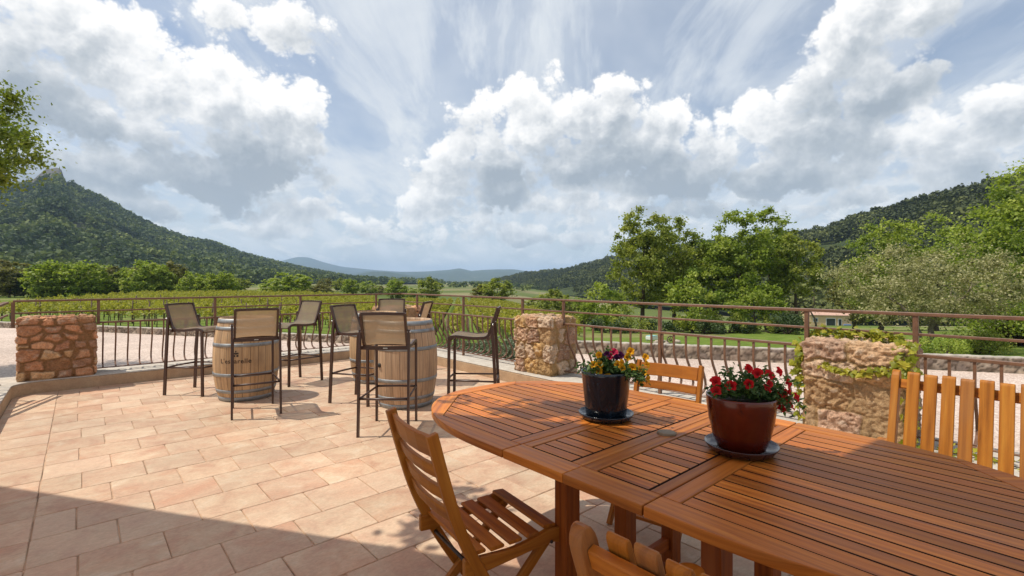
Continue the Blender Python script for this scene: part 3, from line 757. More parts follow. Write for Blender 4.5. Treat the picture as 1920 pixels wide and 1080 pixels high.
def emblem(x0, y0, s):
    vs, fs = [], []
    def poly(pts): o = len(vs); vs.extend([(x0 + a * s, y0 + b * s) for a, b in pts]); fs.append(tuple(range(o, o + len(pts))))
    poly([(-.5, 0), (-.1, 0), (-.1, .35), (-.5, .5)]); poly([(.1, 0), (.5, 0), (.5, .5), (.1, .35)])
    poly([(-.55, .6), (0, .45), (.55, .6), (.45, .9), (0, .8), (-.45, .9)]); poly([(-.12, .9), (.12, .9), (.12, 1.25), (-.12, 1.25)])
    return vs, fs
# bearing of the lettering: it faces the camera, a little to the left of the barrel's middle
c1 = Vector((1.50, 6.49, 0)); toc = math.atan2(-c1.y, -c1.x)
tv, tf = text_flat("L'escarelle", 0.074, 0, 0.452); ev, ef = emblem(0.01, 0.525, 0.055)
barrel(c1, 0, M['oak_a'], 'oak wine barrel stamped with black lettering behind the first bar stool', 1, (toc - rad(19.5), [('lettering', tv, tf), ('emblem', ev, ef)]), bung=False)
c2 = Vector((2.765, 4.925, 0)); toc2 = math.atan2(-c2.y, -c2.x)
barrel(c2, toc2 - rad(52), M['oak_b'], 'nearest oak wine barrel with grey hoops beside the wooden table', 2)
c3 = Vector((3.10, 6.36, 0))
barrel(c3, rad(80), M['oak_a'], 'oak wine barrel half hidden behind two bar stools in the middle of the terrace', 4)

# ================================================================== BAR STOOLS
def make_stool():
    root = empty('bar_stool')
    def fillet(pts, r=0.05, n=5):
        out = [Vector(pts[0])]
        for i in range(1, len(pts) - 1):
            a, b, c = Vector(pts[i - 1]), Vector(pts[i]), Vector(pts[i + 1])
            rr = min(r, (a - b).length * 0.45, (c - b).length * 0.45)
            p, q = b + (a - b).normalized() * rr, b + (c - b).normalized() * rr
            for k in range(n + 1):
                u = k / n; out.append(p * (1 - u) ** 2 + b * 2 * u * (1 - u) + q * u * u)
        out.append(Vector(pts[-1])); return out
    F_ = M['frame']
    side = [(0.245, 0.0), (0.238, 0.795), (0.17, 0.805), (-0.02, 0.783), (-0.165, 0.790), (-0.205, 0.89), (-0.272, 1.10)]
    for s in (-1, 1):
        m = MB(); m.tube(fillet([(x, s * 0.195, z) for x, z in side], 0.06), 0.0, flat=(0.015, 0.010), up=(1, 0, 0)); m.build('side_rail', F_, root)
        m = MB(); m.tube([(-0.262, s * 0.222, 0.0), (-0.238, s * 0.221, 0.5), (-0.213, s * 0.219, 0.95)], 0.0, flat=(0.016, 0.010), up=(1, 0, 0))
        lg = m.build('leg', F_, root)
        m = MB(); m.tube([(-0.222, s * 0.185, 0.93), (-0.222, s * 0.236, 0.93)], 0.008, 10); m.build('bolt', M['steel'], lg)
    # crossbars
    m = MB(); m.tube([(-0.272, -0.195, 1.092), (-0.280, 0, 1.097), (-0.272, 0.195, 1.092)], 0.0, flat=(0.013, 0.010), up=(0, 0, 1)); m.build('top_bar', F_, root)
    m = MB(); m.tube([(-0.172, -0.222, 0.782), (-0.178, 0, 0.778), (-0.172, 0.222, 0.782)], 0.0, flat=(0.017, 0.009), up=(0, 0, 1)); lb = m.build('seat_bar', F_, root)
    m = MB(); m.box((-0.1885, 0, 0.778), (0.002, 0.04, 0.009)); m.build('maker_plate', M['steel'], lb)
    m = MB(); m.tube([(0.225, -0.19, 0.765), (0.228, 0, 0.760), (0.225, 0.19, 0.765)], 0.011, 8); m.build('front_bar', F_, root)
    m = MB()
    m.tube([(-0.246, -0.215, 0.335), (-0.262, 0, 0.335), (-0.246, 0.215, 0.335)], 0.011, 8)
    m.tube([(0.243, -0.19, 0.345), (0.26, 0, 0.345), (0.243, 0.19, 0.345)], 0.011, 8)
    for s in (-1, 1): m.tube([(-0.246, s * 0.215, 0.337), (0.243, s * 0.192, 0.343)], 0.010, 8)
    m.build('footrest', F_, root)
    # sling: one sheet over seat and back
    path = fillet([(0.262, 0, 0.765), (0.232, 0, 0.812), (0.17, 0, 0.818), (-0.02, 0, 0.792), (-0.158, 0, 0.802), (-0.195, 0, 0.89), (-0.265, 0, 1.09)], 0.05, 6)
    m = MB(); NW = 9; vs = []; L = 0; Ls = [0]
    for i in range(1, len(path)): L += (path[i] - path[i - 1]).length; Ls.append(L)
    for i, p in enumerate(path):
        for k in range(NW):
            y = -0.186 + 0.372 * k / (NW - 1); sag = 0.010 * (1 - (2 * k / (NW - 1) - 1) ** 2) * math.sin(math.pi * i / (len(path) - 1))
            t = (path[min(i + 1, len(path) - 1)] - path[max(i - 1, 0)]).normalized(); nrm = Vector((0, 1, 0)).cross(t)
            vs.append(p + Vector((0, y, 0)) + nrm * sag)
    fs = []; us = []
    for i in range(len(path) - 1):
        for k in range(NW - 1):
            fs.append((i * NW + k, i * NW + k + 1, (i + 1) * NW + k + 1, (i + 1) * NW + k))
            w = 0.372 / (NW - 1); us.append([(k * w, Ls[i]), (k * w + w, Ls[i]), (k * w + w, Ls[i + 1]), (k * w, Ls[i + 1])])
    m.add(vs, fs, us, True); o = m.build('sling', M['sling'], root)
    return root
stool0 = make_stool()
def fdir(rear, front): return Vector(front) - Vector(rear)
stools = [ # rear-leg middle, facing, label
    ((0.943, 7.335), (0.61, -0.79), 'bar stool standing left of the lettered barrel, next to the railing and stone pillar'),
    ((1.352, 5.443), (0.17, 0.985), 'bar stool seen square from behind in front of the lettered barrel'),
    ((2.450, 7.050), (-0.935, -0.35), 'bar stool turned towards the lettered barrel from its far right side'),
    ((2.320, 5.600), (0.448, -0.895), 'bar stool with pale seat between the lettered barrel and the nearest barrel'),
    ((2.010, 3.985), (0.663, 0.749), 'bar stool seen from behind directly in front of the nearest barrel'),
    ((3.385, 4.040), (-0.72, 0.69), 'bar stool seen from the side alone right of the nearest barrel'),
    ((3.670, 6.980), (-0.60, -0.80), 'bar stool whose pale back rises behind the half hidden barrel'),
    ((3.545, 5.720), (-0.66, 0.75), 'bar stool whose tilted brown back shows right behind the nearest barrel, by the corner pillar')]
for i, (rm, fc, lab) in enumerate(stools):
    o = stool0 if i == 0 else copy_tree(stool0)
    f = Vector((fc[0], fc[1], 0)).normalized(); c = Vector((rm[0], rm[1], 0)) + f * 0.262
    o.location = c; o.rotation_euler = (0, 0, math.atan2(f.y, f.x))
    tag(o, lab, 'bar stool', 'brown sling bar stools round the barrels')

# ================================================================== DINING TABLE
def table():
    cx, cyy = 1.80, 1.09
    root = empty('garden_table', (cx, cyy, 0)); tag(root, 'long oval slatted hardwood garden table carrying the two flower pots', 'table')
    zt, th = 0.75, 0.032; z0 = zt - th
    T = M['table']
    HW = 0.61; yj = 0.305; ys = 0.41; ye = 1.24; n = 2.45     # half width, joint, start of rounding, tip
    def outer(a):                                            # a: 0 (side) .. 90 (tip)
        c, s = math.cos(a), math.sin(a); return HW * abs(c) ** (2 / n), ys + (ye - ys) * abs(s) ** (2 / n)
    gap = 0.0025
    for sgn in (1, -1):
        m = MB()
        fl = lambda pts: [(x, y * sgn) for x, y in pts] if sgn > 0 else [(x, y * sgn) for x, y in reversed(pts)]
        arcR = [outer(rad(k)) for k in range(0, 91, 3)]; arcL = [(-x, y) for x, y in reversed(arcR)]
        pin = [(0.515, 0.85), (0.215, 1.145), (-0.215, 1.145), (-0.515, 0.85)]     # inner chamfered panel edge
        inn_y = 0.367
        def near(p, arr): return min(range(len(arr)), key=lambda i: (arr[i][0] - p[0]) ** 2 + (arr[i][1] - p[1]) ** 2)
        i1 = near((0.575, 0.90), arcR); i2 = near((0.26, 1.21), arcR)
        # long side boards, chamfer boards, end board
        side = [(HW, yj + gap)] + arcR[:i1 + 1] + [pin[0], (0.515, yj + gap)]
        m.prism(fl(side), z0, zt, (0, 1))
        m.prism(fl([(-x, y) for x, y in reversed(side)]), z0, zt, (0, 1))
        cham = arcR[i1:i2 + 1] + [pin[1], pin[0]]
        m.prism(fl([(x - 0.0007, y + 0.0007) for x, y in cham]), z0 + 0.0004, zt - 0.0004, (-0.7, 0.7))
        m.prism(fl([(-x + 0.0007, y + 0.0007) for x, y in reversed(cham)]), z0 + 0.0004, zt - 0.0004, (0.7, 0.7))
        end = arcR[i2:] + arcL[1:len(arcL) - i2] + [pin[2], pin[1]]
        m.prism(fl([(x, y + 0.0012) for x, y in end]), z0, zt, (1, 0))
        m.prism(fl([(-0.513, yj + gap), (0.513, yj + gap), (0.513, inn_y - 0.0), (-0.513, inn_y)]), z0 + 0.0006, zt - 0.0006, (1, 0))
        m.build('table_leaf_frame', T, root, bevel=0.003)
        m = MB(); N = 16; p = 1.03 / N
        for k in range(N):
            a = -0.515 + k * p + 0.004; b = a + p - 0.008
            def lim(x):
                x = abs(x); return 1.145 - 0.004 if x < 0.215 else 1.145 - (x - 0.215) / 0.30 * 0.295 - 0.006
            pts = [(a, inn_y + 0.005), (b, inn_y + 0.005), (b, lim(b))] + ([(0.0, 1.141)] if False else []) + [(a, lim(a))]
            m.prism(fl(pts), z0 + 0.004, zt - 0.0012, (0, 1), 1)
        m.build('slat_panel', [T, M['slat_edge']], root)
    # middle leaves
    m = MB()
    for s in (-1, 1):
        a, b = (0.507, HW) if s > 0 else (-HW, -0.507)
        m.prism([(a, -yj + gap), (b, -yj + gap), (b, -0.001), (a, -0.001)], z0, zt, (0, 1))
        m.prism([(a, 0.001), (b, 0.001), (b, yj - gap), (a, yj - gap)], z0, zt, (0, 1))
    for (a, b) in ((0.258, yj - gap), (-yj + gap, -0.262)):
        m.prism([(-0.505, a), (0.505, a), (0.505, b), (-0.505, b)], z0 + 0.0006, zt - 0.0006, (1, 0))
    m.prism([(-0.505, 0.0012), (0.505, 0.0012), (0.505, 0.052), (-0.505, 0.052)], z0 + 0.0006, zt - 0.0006, (1, 0))
    m.prism([(-0.505, -0.056), (0.505, -0.056), (0.505, -0.0012), (-0.505, -0.0012)], z0 + 0.0006, zt - 0.0006, (1, 0))
    m.build('middle_frame', T, root, bevel=0.003)
    for (a, b) in ((0.056, 0.254), (-0.258, -0.060)):
        m = MB(); N = 16; p = 1.006 / N
        for k in range(N):
            x = -0.503 + k * p + 0.004
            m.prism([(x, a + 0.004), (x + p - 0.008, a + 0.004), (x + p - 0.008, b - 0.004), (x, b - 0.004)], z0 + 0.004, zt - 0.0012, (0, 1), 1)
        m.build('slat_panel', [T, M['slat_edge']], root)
    m = MB(); m.lathe([(0.0, zt + 0.0075), (0.030, zt + 0.0075), (0.037, zt + 0.006), (0.040, zt + 0.001), (0.040, zt - 0.002)], 28, (0.03, 0.0, 0)); m.build('hole_cap', M['cap'], root)
    for ix in (-0.38, 0.0, 0.38):
        for iy in (0.185, -0.41):
            m = MB(); m.board((ix, iy, 0.0), (ix, iy, z0 - 0.062), 0.082, 0.062, (0, 1, 0), 0.004); m.build('leg', M['leg_wood'], root)
    m = MB()
    for iy in (0.185, -0.41): m.board((-0.47, iy, z0 - 0.031), (0.47, iy, z0 - 0.031), 0.045, 0.060, (0, 0, 1))
    for ix in (-0.455, 0.455): m.board((ix, 0.80, z0 - 0.028), (ix, -0.80, z0 - 0.028), 0.024, 0.055, (0, 0, 1))
    m.build('apron', M['leg_wood'], root)
    m = MB()
    for iy in (0.185, -0.41): m.board((-0.347, iy, 0.11), (-0.033, iy, 0.11), 0.03, 0.055); m.board((0.033, iy, 0.11), (0.347, iy, 0.11), 0.03, 0.055)
    m.board((0, 0.153, 0.19), (0, -0.378, 0.19), 0.03, 0.06)
    m.build('stretcher', M['leg_wood'], root)
M['slat_edge'] = simple('slat_gap_shade', (0.035, 0.013, 0.006), 0.8)  # painted shade: near-black slat sides make the gaps read dark
M['leg_wood'] = mat_wood('dark_red_leg_wood', (0.27, 0.066, 0.008), (0.36, 0.105, 0.014), (0.15, 0.032, 0.004), 0.46)
M['cap'] = simple('worn_bronze_cap', (0.20, 0.145, 0.085), 0.5, 0.3)
table()

# ================================================================== FOLDING CHAIRS
def arcpts(pts, n=20):
    """smooth curve through points (Catmull-Rom)"""
    P = [Vector(p) for p in pts]; P = [P[0] * 2 - P[1]] + P + [P[-1] * 2 - P[-2]]; out = []
    for i in range(1, len(P) - 2):
        for k in range(n // (len(P) - 3) + 1):
            u = k / (n // (len(P) - 3) + 1)
            a, b, c, d = P[i - 1], P[i], P[i + 1], P[i + 2]
            out.append(0.5 * ((2 * b) + (c - a) * u + (2 * a - 5 * b + 4 * c - d) * u * u + (3 * b - a - 3 * c + d) * u ** 3))
    out.append(P[-2]); return out
def bar(m, pts, w, t, up): m.tube(pts, 0, flat=(w / 2, t / 2), up=up)
def folding_chair(loc, rz, label):
    root = empty('folding_chair', loc, rz); tag(root, label, 'chair', 'wooden folding chairs at the garden table')
    Wd = M['chair']
    st = [(-0.325, 0.885), (-0.285, 0.74), (-0.232, 0.57), (-0.165, 0.42), (-0.06, 0.24), (0.10, 0.0)]
    def stile(z):
        for (x1, z1), (x2, z2) in zip(st[:-1], st[1:]):
            if z2 <= z <= z1: return x1 + (x2 - x1) * (z - z1) / (z2 - z1)
    for s in (-1, 1):
        m = MB(); bar(m, arcpts([(x, s * 0.192, z) for x, z in st], 24), 0.040, 0.024, (1, 0, 0)); m.build('stile', Wd, root, bevel=0.004)
        m = MB(); bar(m, [(0.185, s * 0.164, 0.405), (-0.25, s * 0.164, 0.0)], 0.036, 0.022, (1, 0, 0)); m.build('leg', Wd, root, bevel=0.003)
        m = MB()                                             # curved side rail of the seat
        up = arcpts([(-0.205, 0, 0.438), (-0.12, 0, 0.428), (0.0, 0, 0.420), (0.10, 0, 0.432), (0.17, 0, 0.446), (0.215, 0, 0.435)], 18)
        pts = [(p.x, p.z) for p in up]; lo = [(x, z - 0.050 + 0.012 * math.cos((x - 0.02) * 14)) for x, z in pts]
        y = s * 0.188; vs = []
        ring = pts + list(reversed(lo)); k = len(ring)
        for yy in (y - 0.011, y + 0.011): vs += [(a, yy - s * 0.0, b) for a, b in ring]
        fs = [tuple(range(k)), tuple(range(2 * k - 1, k - 1, -1))]; us = [[(a, b) for a, b in ring], [(a, b) for a, b in reversed(ring)]]
        for i in range(k):
            j = (i + 1) % k; fs.append((j, i, k + i, k + j)); us.append([(ring[j][0], 0), (ring[i][0], 0), (ring[i][0], .022), (ring[j][0], .022)])
        yo = [(a, b + (0.0 if s < 0 else 0.0), c) for a, b, c in vs]
        m.add(yo, fs, us); m.build('seat_rail', Wd, root, bevel=0.004)
        m = MB(); m.tube([(-0.125, s * 0.148, 0.117), (-0.125, s * 0.208, 0.117)], 0.006, 8)
        for z in (0.395,): m.tube([(0.165, s * 0.150, z), (0.165, s * 0.203, z)], 0.006, 8)
        m.build('pivot_bolt', M['hinge'], root)
    zs = (0.835, 0.745, 0.665, 0.585)
    for z, h in zip(zs, (0.078, 0.048, 0.048, 0.048)):
        x = stile(z); m = MB(); dx = -0.012
        pts = [(x + 0.004, -0.178, z), (x + dx, -0.08, z), (x + dx - 0.003, 0, z), (x + dx, 0.08, z), (x + 0.004, 0.178, z)]
        m.tube(pts, 0, flat=(h / 2, 0.008), up=(-0.28, 0, 1)); m.build('back_slat', Wd, root, bevel=0.003)
    for x in (-0.145, -0.068, 0.010, 0.088, 0.166):
        zz = 0.431 + (0.012 if x > 0.12 else 0) + (0.006 if x < -0.1 else 0)
        m = MB(); m.board((x, -0.186, zz + 0.006), (x, 0.186, zz + 0.006), 0.058, 0.014, (0.10 if x > 0.1 else 0, 0, 1), 0.004); m.build('seat_slat', Wd, root)
    m = MB()
    m.board((0.055, -0.180, 0.072), (0.055, 0.180, 0.072), 0.03, 0.018); m.build('crossbar', Wd, root)
    m = MB(); m.board((-0.20, -0.155, 0.055), (-0.20, 0.155, 0.055), 0.03, 0.018); m.build('crossbar', Wd, root)
    m = MB(); m.tube([(-0.14, -0.18, 0.36), (-0.14, 0.18, 0.36)], 0.007, 8); m.build('seat_rod', M['hinge'], root)
    return root
M['hinge'] = simple('dark_bolt', (0.05, 0.035, 0.03), 0.5, 0.4)
folding_chair((1.205, 1.505, 0), rad(-8), 'wooden folding chair with horizontal back slats at the near, shaded edge of the table')
folding_chair((2.385, 1.534, 0), rad(190.4), 'sunlit orange folding chair facing us across the table behind the blue pot')

def armchair(loc, rz, label, wood, top=0.965):
    root = empty('slatted_armchair', loc, rz); tag(root, label, 'chair', 'wooden armchairs with vertical back slats')
    bx0, bz0, bx1, bz1 = -0.22, 0.40, -0.41, top
    ax = Vector((bx1 - bx0, 0, bz1 - bz0)).normalized(); nrm = Vector((ax.z, 0, -ax.x))     # towards the sitter
    def q(u, y, o=0.0): return Vector((bx0, y, bz0)) + ax * u + nrm * o
    Lb = math.hypot(bx1 - bx0, bz1 - bz0)
    def rounded(m, y, w, t, L0, L1, o):
        """slat with a rounded top end (thickness rounds over)"""
        pts = [(L0, -t / 2), (L1 - t * 0.9, -t / 2)] + [(L1 - t * 0.9 + t * 0.9 * math.sin(a), -t / 2 * math.cos(a)) for a in [rad(k) for k in (20, 45, 70, 90, 110, 135, 160)]] + [(L1 - t * 0.9, t / 2), (L0, t / 2)]
        ou = random.uniform(0, 40); ov = random.uniform(0, 40); k = len(pts)
        vs = [q(u, y - w / 2, o + s) for u, s in pts] + [q(u, y + w / 2, o + s) for u, s in pts]
        fs = [tuple(range(k - 1, -1, -1)), tuple(range(k, 2 * k))]; us = [[(ou + u, ov + s) for u, s in reversed(pts)], [(ou + u, ov + .2 + s) for u, s in pts]]
        for i in range(k):
            j = (i + 1) % k; fs.append((i, j, k + j, k + i)); a, b = pts[i], pts[j]
            us.append([(ou + a[0], ov + a[1]), (ou + b[0], ov + b[1]), (ou + b[0], ov + w + b[1]), (ou + a[0], ov + w + a[1])])
        m.add(vs, fs, us)
    for s in (-1, 1):
        m = MB(); rounded(m, s * 0.275, 0.030, 0.050, -0.12, Lb + 0.008, -0.004); m.build('back_post', wood, root, bevel=0.004)
    for k in range(8):
        m = MB(); rounded(m, -0.2085 + k * 0.0596 - 0.0, 0.045, 0.018, 0.04, Lb - (0.004 if k % 2 else 0.0), 0.020); m.build('back_slat', wood, root, bevel=0.003)
    for u in (Lb - 0.055, 0.14):
        m = MB(); m.board(q(u, -0.258, -0.004), q(u, 0.258, -0.004), 0.042, 0.022, nrm); m.build('back_rail', wood, root)
    for s in (-1, 1):
        m = MB(); y = s * 0.305
        pts = [(-0.36, y - 0.03), (0.05, y - 0.034)] + [(0.05 + 0.034 * math.sin(rad(a)), y - 0.034 * math.cos(rad(a))) for a in range(15, 180, 15)] + [(0.05, y + 0.034), (-0.36, y + 0.03)]
        m.prism(pts, 0.634, 0.658, (1, 0)); m.build('armrest', wood, root, bevel=0.006)
        m = MB(); m.board((0.02, s * 0.305, 0.634), (0.16, s * 0.305, 0.0), 0.024, 0.042, (1, 0, 0)); m.build('leg', wood, root)
        m = MB(); m.board((-0.04, s * 0.278, 0.634), (-0.34, s * 0.278, 0.0), 0.024, 0.042, (1, 0, 0)); m.build('leg', wood, root)
    for k in range(7):
        x = -0.17 + k * 0.062; m = MB(); m.board((x, -0.262, 0.415), (x, 0.262, 0.415), 0.050, 0.016); m.build('seat_slat', wood, root)
    for s in (-1, 1):
        m = MB(); m.board((-0.21, s * 0.245, 0.387), (0.235, s * 0.245, 0.387), 0.024, 0.040); m.build('seat_rail', wood, root)
    return root
armchair((2.44, 0.232, 0), rad(180), 'bright varnished armchair with tall vertical back slats on the far right of the table', M['teak'])
armchair((1.105, 0.315, 0), 0.0, 'shaded armchair seen from behind, its rounded slat tops at the bottom edge under the table', M['chair'], 0.93)

# ================================================================== FLOWER POTS
def mat_glaze(name, c1, c2, c3):
    m, t, p = new_mat(name)
    ob = t.n('ShaderNodeTexCoord').outputs['Object']; z = t.n('ShaderNodeSeparateXYZ', {0: ob}).outputs[2]
    a = t.noise(ob, 26, 6, 0.7); b = t.noise(ob, 7, 4, 0.6)
    col = t.ramp(t.mr(b, 0.3, 0.7), [(0.0, c1), (1.0, c2)])
    col = t.mix(t.m('MULTIPLY', t.mr(a, 0.56, 0.66), t.mr(b, 0.45, 0.62)), col, c3)
    t.put(p.inputs['Base Color'], col); p.inputs['Roughness'].default_value = 0.16; p.inputs['Coat Weight'].default_value = 0.25; p.inputs['Coat Roughness'].default_value = 0.06
    t.put(p.inputs['Normal'], t.bump(b, 0.12, 0.01))
    return m
M['glaze_blue'] = mat_glaze('dark_blue_glaze', (0.006, 0.009, 0.014), (0.010, 0.016, 0.026), (0.035, 0.06, 0.09))
M['glaze_red'] = mat_glaze('oxblood_glaze', (0.070, 0.0065, 0.003), (0.125, 0.014, 0.004), (0.05, 0.008, 0.006))
M['glaze_plum'] = mat_glaze('dark_plum_glaze', (0.030, 0.009, 0.008), (0.050, 0.015, 0.013), (0.06, 0.035, 0.04))
def petal_mat(name, c, c2):
    m, t, p = new_mat(name)
    va = t.n('ShaderNodeAttribute', attribute_name='var').outputs['Fac']
    col = t.mix(va, c2, c)
    t.put(p.inputs['Base Color'], col); p.inputs['Roughness'].default_value = 0.6; p.inputs['Specular IOR Level'].default_value = 0.2
    tl = t.n('ShaderNodeBsdfTranslucent'); t.put(tl.inputs[0], col)
    a = t.n('ShaderNodeMixShader', {0: 0.3}); t.links.new(p.outputs[0], a.inputs[1]); t.links.new(tl.outputs[0], a.inputs[2])
    t.links.new(a.outputs[0], t.nodes['Material Output'].inputs[0]); return m
PET = {'yellow': petal_mat('yellow_petals', (0.78, 0.40, 0.010), (0.45, 0.14, 0.01)), 'purple': petal_mat('dark_purple_petals', (0.085, 0.010, 0.075), (0.03, 0.004, 0.03)),
       'pink': petal_mat('crimson_petals', (0.45, 0.012, 0.06), (0.15, 0.004, 0.03)), 'red': petal_mat('scarlet_petals', (0.60, 0.010, 0.014), (0.22, 0.004, 0.006))}
def flower_mesh(kind, seed):
    rng = np.random.default_rng(seed); n = 30; V = [(0, 0, -0.012)]; var = [0.0]
    for ring, (r, z) in enumerate(((0.005, -0.004), (0.012, 0.003), (0.0195, 0.0045))):
        for k in range(n):
            a = 2 * math.pi * k / n; lob = 1 - 0.20 * abs(math.cos(2.5 * a)) ** 6 * (ring / 2)
            rr = r * lob * (1 + rng.normal() * 0.03); V.append((rr * math.cos(a), rr * math.sin(a), z + math.cos(5 * a) * 0.0016 * ring + rng.normal() * 0.0005)); var.append((0.25, 0.85, 1.0)[ring])
    F = []
    for k in range(n):
        j = (k + 1) % n; F.append((0, 1 + k, 1 + j, 1 + j))
        for r in range(2): F.append((1 + r * n + k, 1 + (r + 1) * n + k, 1 + (r + 1) * n + j, 1 + r * n + j))
    me = bpy.data.meshes.new('flower'); me.from_pydata(V, [], [tuple(dict.fromkeys(f)) for f in F]); me.materials.append(PET[kind])
    at = me.attributes.new('var', 'FLOAT', 'POINT'); at.data.foreach_set('value', np.array(var, dtype=np.float32))
    me.polygons.foreach_set('use_smooth', [True] * len(me.polygons)); me.update(); return me
FM = {k: [flower_mesh(k, 3 + i) for i in range(3)] for k in PET}
def planter(loc, prof, saucer, glaze, glaze2, label, flowers, foliage, seed):
    root = empty('flower_pot', loc); tag(root, label, 'flower pot')
    rng = np.random.default_rng(seed)
    m = MB(); m.lathe(prof, 48); m.build('pot', glaze, root)
    m = MB(); m.lathe(saucer, 48); m.build('saucer', glaze2, root)
    zr = max(z for r, z in prof); rr = [r for r, z in prof if z == zr][0]
    m = MB(); m.lathe([(0.0, zr - 0.018), (rr * 0.5, zr - 0.013), (rr - 0.008, zr - 0.022)], 32); m.build('soil', M['soil'], root)
    toC = Vector((-loc[0], -loc[1], 0)).normalized(); rt = Vector((Rx, Ry, 0)); up = Vector((0, 0, 1))
    # foliage: sprigs of small pointed leaves
    C, NN, S = [], [], []; st = MB()
    for (cx, cz, cd, rx, rz, n) in foliage:                    # centre right / up / towards viewer, spread, number of sprigs
        for _ in range(n):
            q = rng.normal(size=3) * 0.55; tip = np.array(rt) * (cx + q[0] * rx) + np.array(toC) * (cd + q[1] * 0.07) + np.array(up) * (cz + abs(q[2]) * rz)
            base = np.array([tip[0] * 0.25, tip[1] * 0.25, zr - 0.012]); ctrl = np.array([tip[0] * 0.75, tip[1] * 0.75, max(tip[2], zr) + 0.02])
            P = [base * (1 - u) ** 2 + 2 * u * (1 - u) * ctrl + tip * u * u for u in np.linspace(0, 1, 7)]
            st.tube([Vector(p) for p in P], 0.0011, 4, caps=False)
            for u in np.linspace(0.35, 1.0, 9):
                p = base * (1 - u) ** 2 + 2 * u * (1 - u) * ctrl + tip * u * u
                for _k in range(2):
                    C.append(p + rng.normal(size=3) * 0.008); NN.append(np.array([0, 0, 0.8]) + np.array(toC) * 0.3); S.append(rng.uniform(0.008, 0.015))
    C = np.array(C); V, Fq = leaf_quads(C, np.array(S), rng, np.array(NN), 0.42)
    fo = np_mesh('foliage', V, Fq, M['leaf_pot'], root, {'var': np.repeat(rng.random(len(C)), 4)})
    st.build('stems', M['leaf_stem'], root)
    for (kind, x, z, dpt) in flowers:
        o = bpy.data.objects.new('flower', FM[kind][rng.integers(3)]); link(o, root)
        o.location = rt * x + toC * dpt + up * z
        nrm = (toC * rng.uniform(0.5, 1.1) + up * rng.uniform(0.2, 0.9) + rt * (x * 5 + rng.normal() * 0.35)).normalized()
        o.rotation_euler = nrm.to_track_quat('Z', 'Y').to_euler(); s = rng.uniform(0.80, 1.1) * (0.88 if kind in ('purple',) else 1); o.scale = (s, s, s)
    return root
M['leaf_stem'] = simple('green_stems', (0.07, 0.12, 0.03), 0.6)
def fl(zx, zy, kind, pc, d, dz=0.0):
    """bloom seen at (zx,zy) of a 4x view whose corner is 1060,640 -> offsets from the pot"""
    px, py = 1060 + zx / 4, 640 + zy / 4
    return (kind, (px - pc) / FOC * d, elev(py, d) - 0.75, dz)
d1 = 2.255; yl = [(197, 172), (243, 170), (238, 220), (305, 262), (452, 115), (405, 155), (412, 198), (487, 190), (475, 72), (240, 100), (545, 215), (600, 180), (548, 295), (605, 285), (590, 125), (575, 240), (380, 170)]
fl1 = [fl(x, y, 'yellow', 1133, d1 - 0.06, 0.075 if x < 500 else 0.04) for x, y in yl] + [fl(x, y, k, 1133, d1 - 0.04, 0.05) for x, y, k in [(300, 95, 'purple'), (318, 116, 'pink'), (352, 80, 'pink'), (402, 105, 'purple'), (275, 118, 'purple'), (375, 120, 'purple')]]
planter((1.826, 1.400, 0.75), [(0.0, 0.014), (0.089, 0.014), (0.092, 0.016), (0.097, 0.065), (0.105, 0.13), (0.112, 0.203), (0.1155, 0.219), (0.113, 0.222), (0.108, 0.219), (0.103, 0.198)],
        [(0.0, 0.0), (0.098, 0.0), (0.112, 0.006), (0.126, 0.028), (0.1245, 0.030), (0.112, 0.012), (0.0, 0.010)], M['glaze_blue'], M['glaze_blue'],
        'dark blue glazed flower pot of yellow and purple blooms on the garden table', fl1,
        [(0.0, 0.238, 0.03, 0.09, 0.07, 34), (0.10, 0.20, 0.03, 0.08, 0.06, 20), (0.155, 0.16, 0.02, 0.045, 0.06, 18), (-0.06, 0.22, 0.04, 0.06, 0.04, 14)], 5)
d2 = 1.805; rd = [(1375, 203), (1445, 240), (1530, 250), (1608, 243), (1135, 372), (1245, 335), (1378, 320), (1512, 355), (1530, 315), (1640, 405), (1690, 400), (1640, 470), (1630, 530), (1705, 510), (1680, 330), (1130, 298), (1742, 440)]
fl2 = [fl(x, y, 'red', 1390, d2 - 0.06, 0.08 if x < 1600 else 0.03) for x, y in rd]
planter((1.842, 0.790, 0.75), [(0.0, 0.016), (0.078, 0.016), (0.084, 0.022), (0.100, 0.064), (0.112, 0.118), (0.1195, 0.172), (0.1225, 0.205), (0.1215, 0.211), (0.117, 0.211), (0.111, 0.190)],
        [(0.0, 0.0), (0.096, 0.0), (0.111, 0.008), (0.1285, 0.032), (0.1265, 0.035), (0.111, 0.014), (0.0, 0.012)], M['glaze_red'], M['glaze_plum'],
        'round oxblood red flower pot full of red blooms on the garden table', fl2,
        [(0.02, 0.235, 0.03, 0.09, 0.07, 38), (0.10, 0.20, 0.02, 0.09, 0.08, 26), (0.18, 0.14, 0.01, 0.05, 0.08, 16), (-0.07, 0.215, 0.03, 0.06, 0.04, 14)], 8)

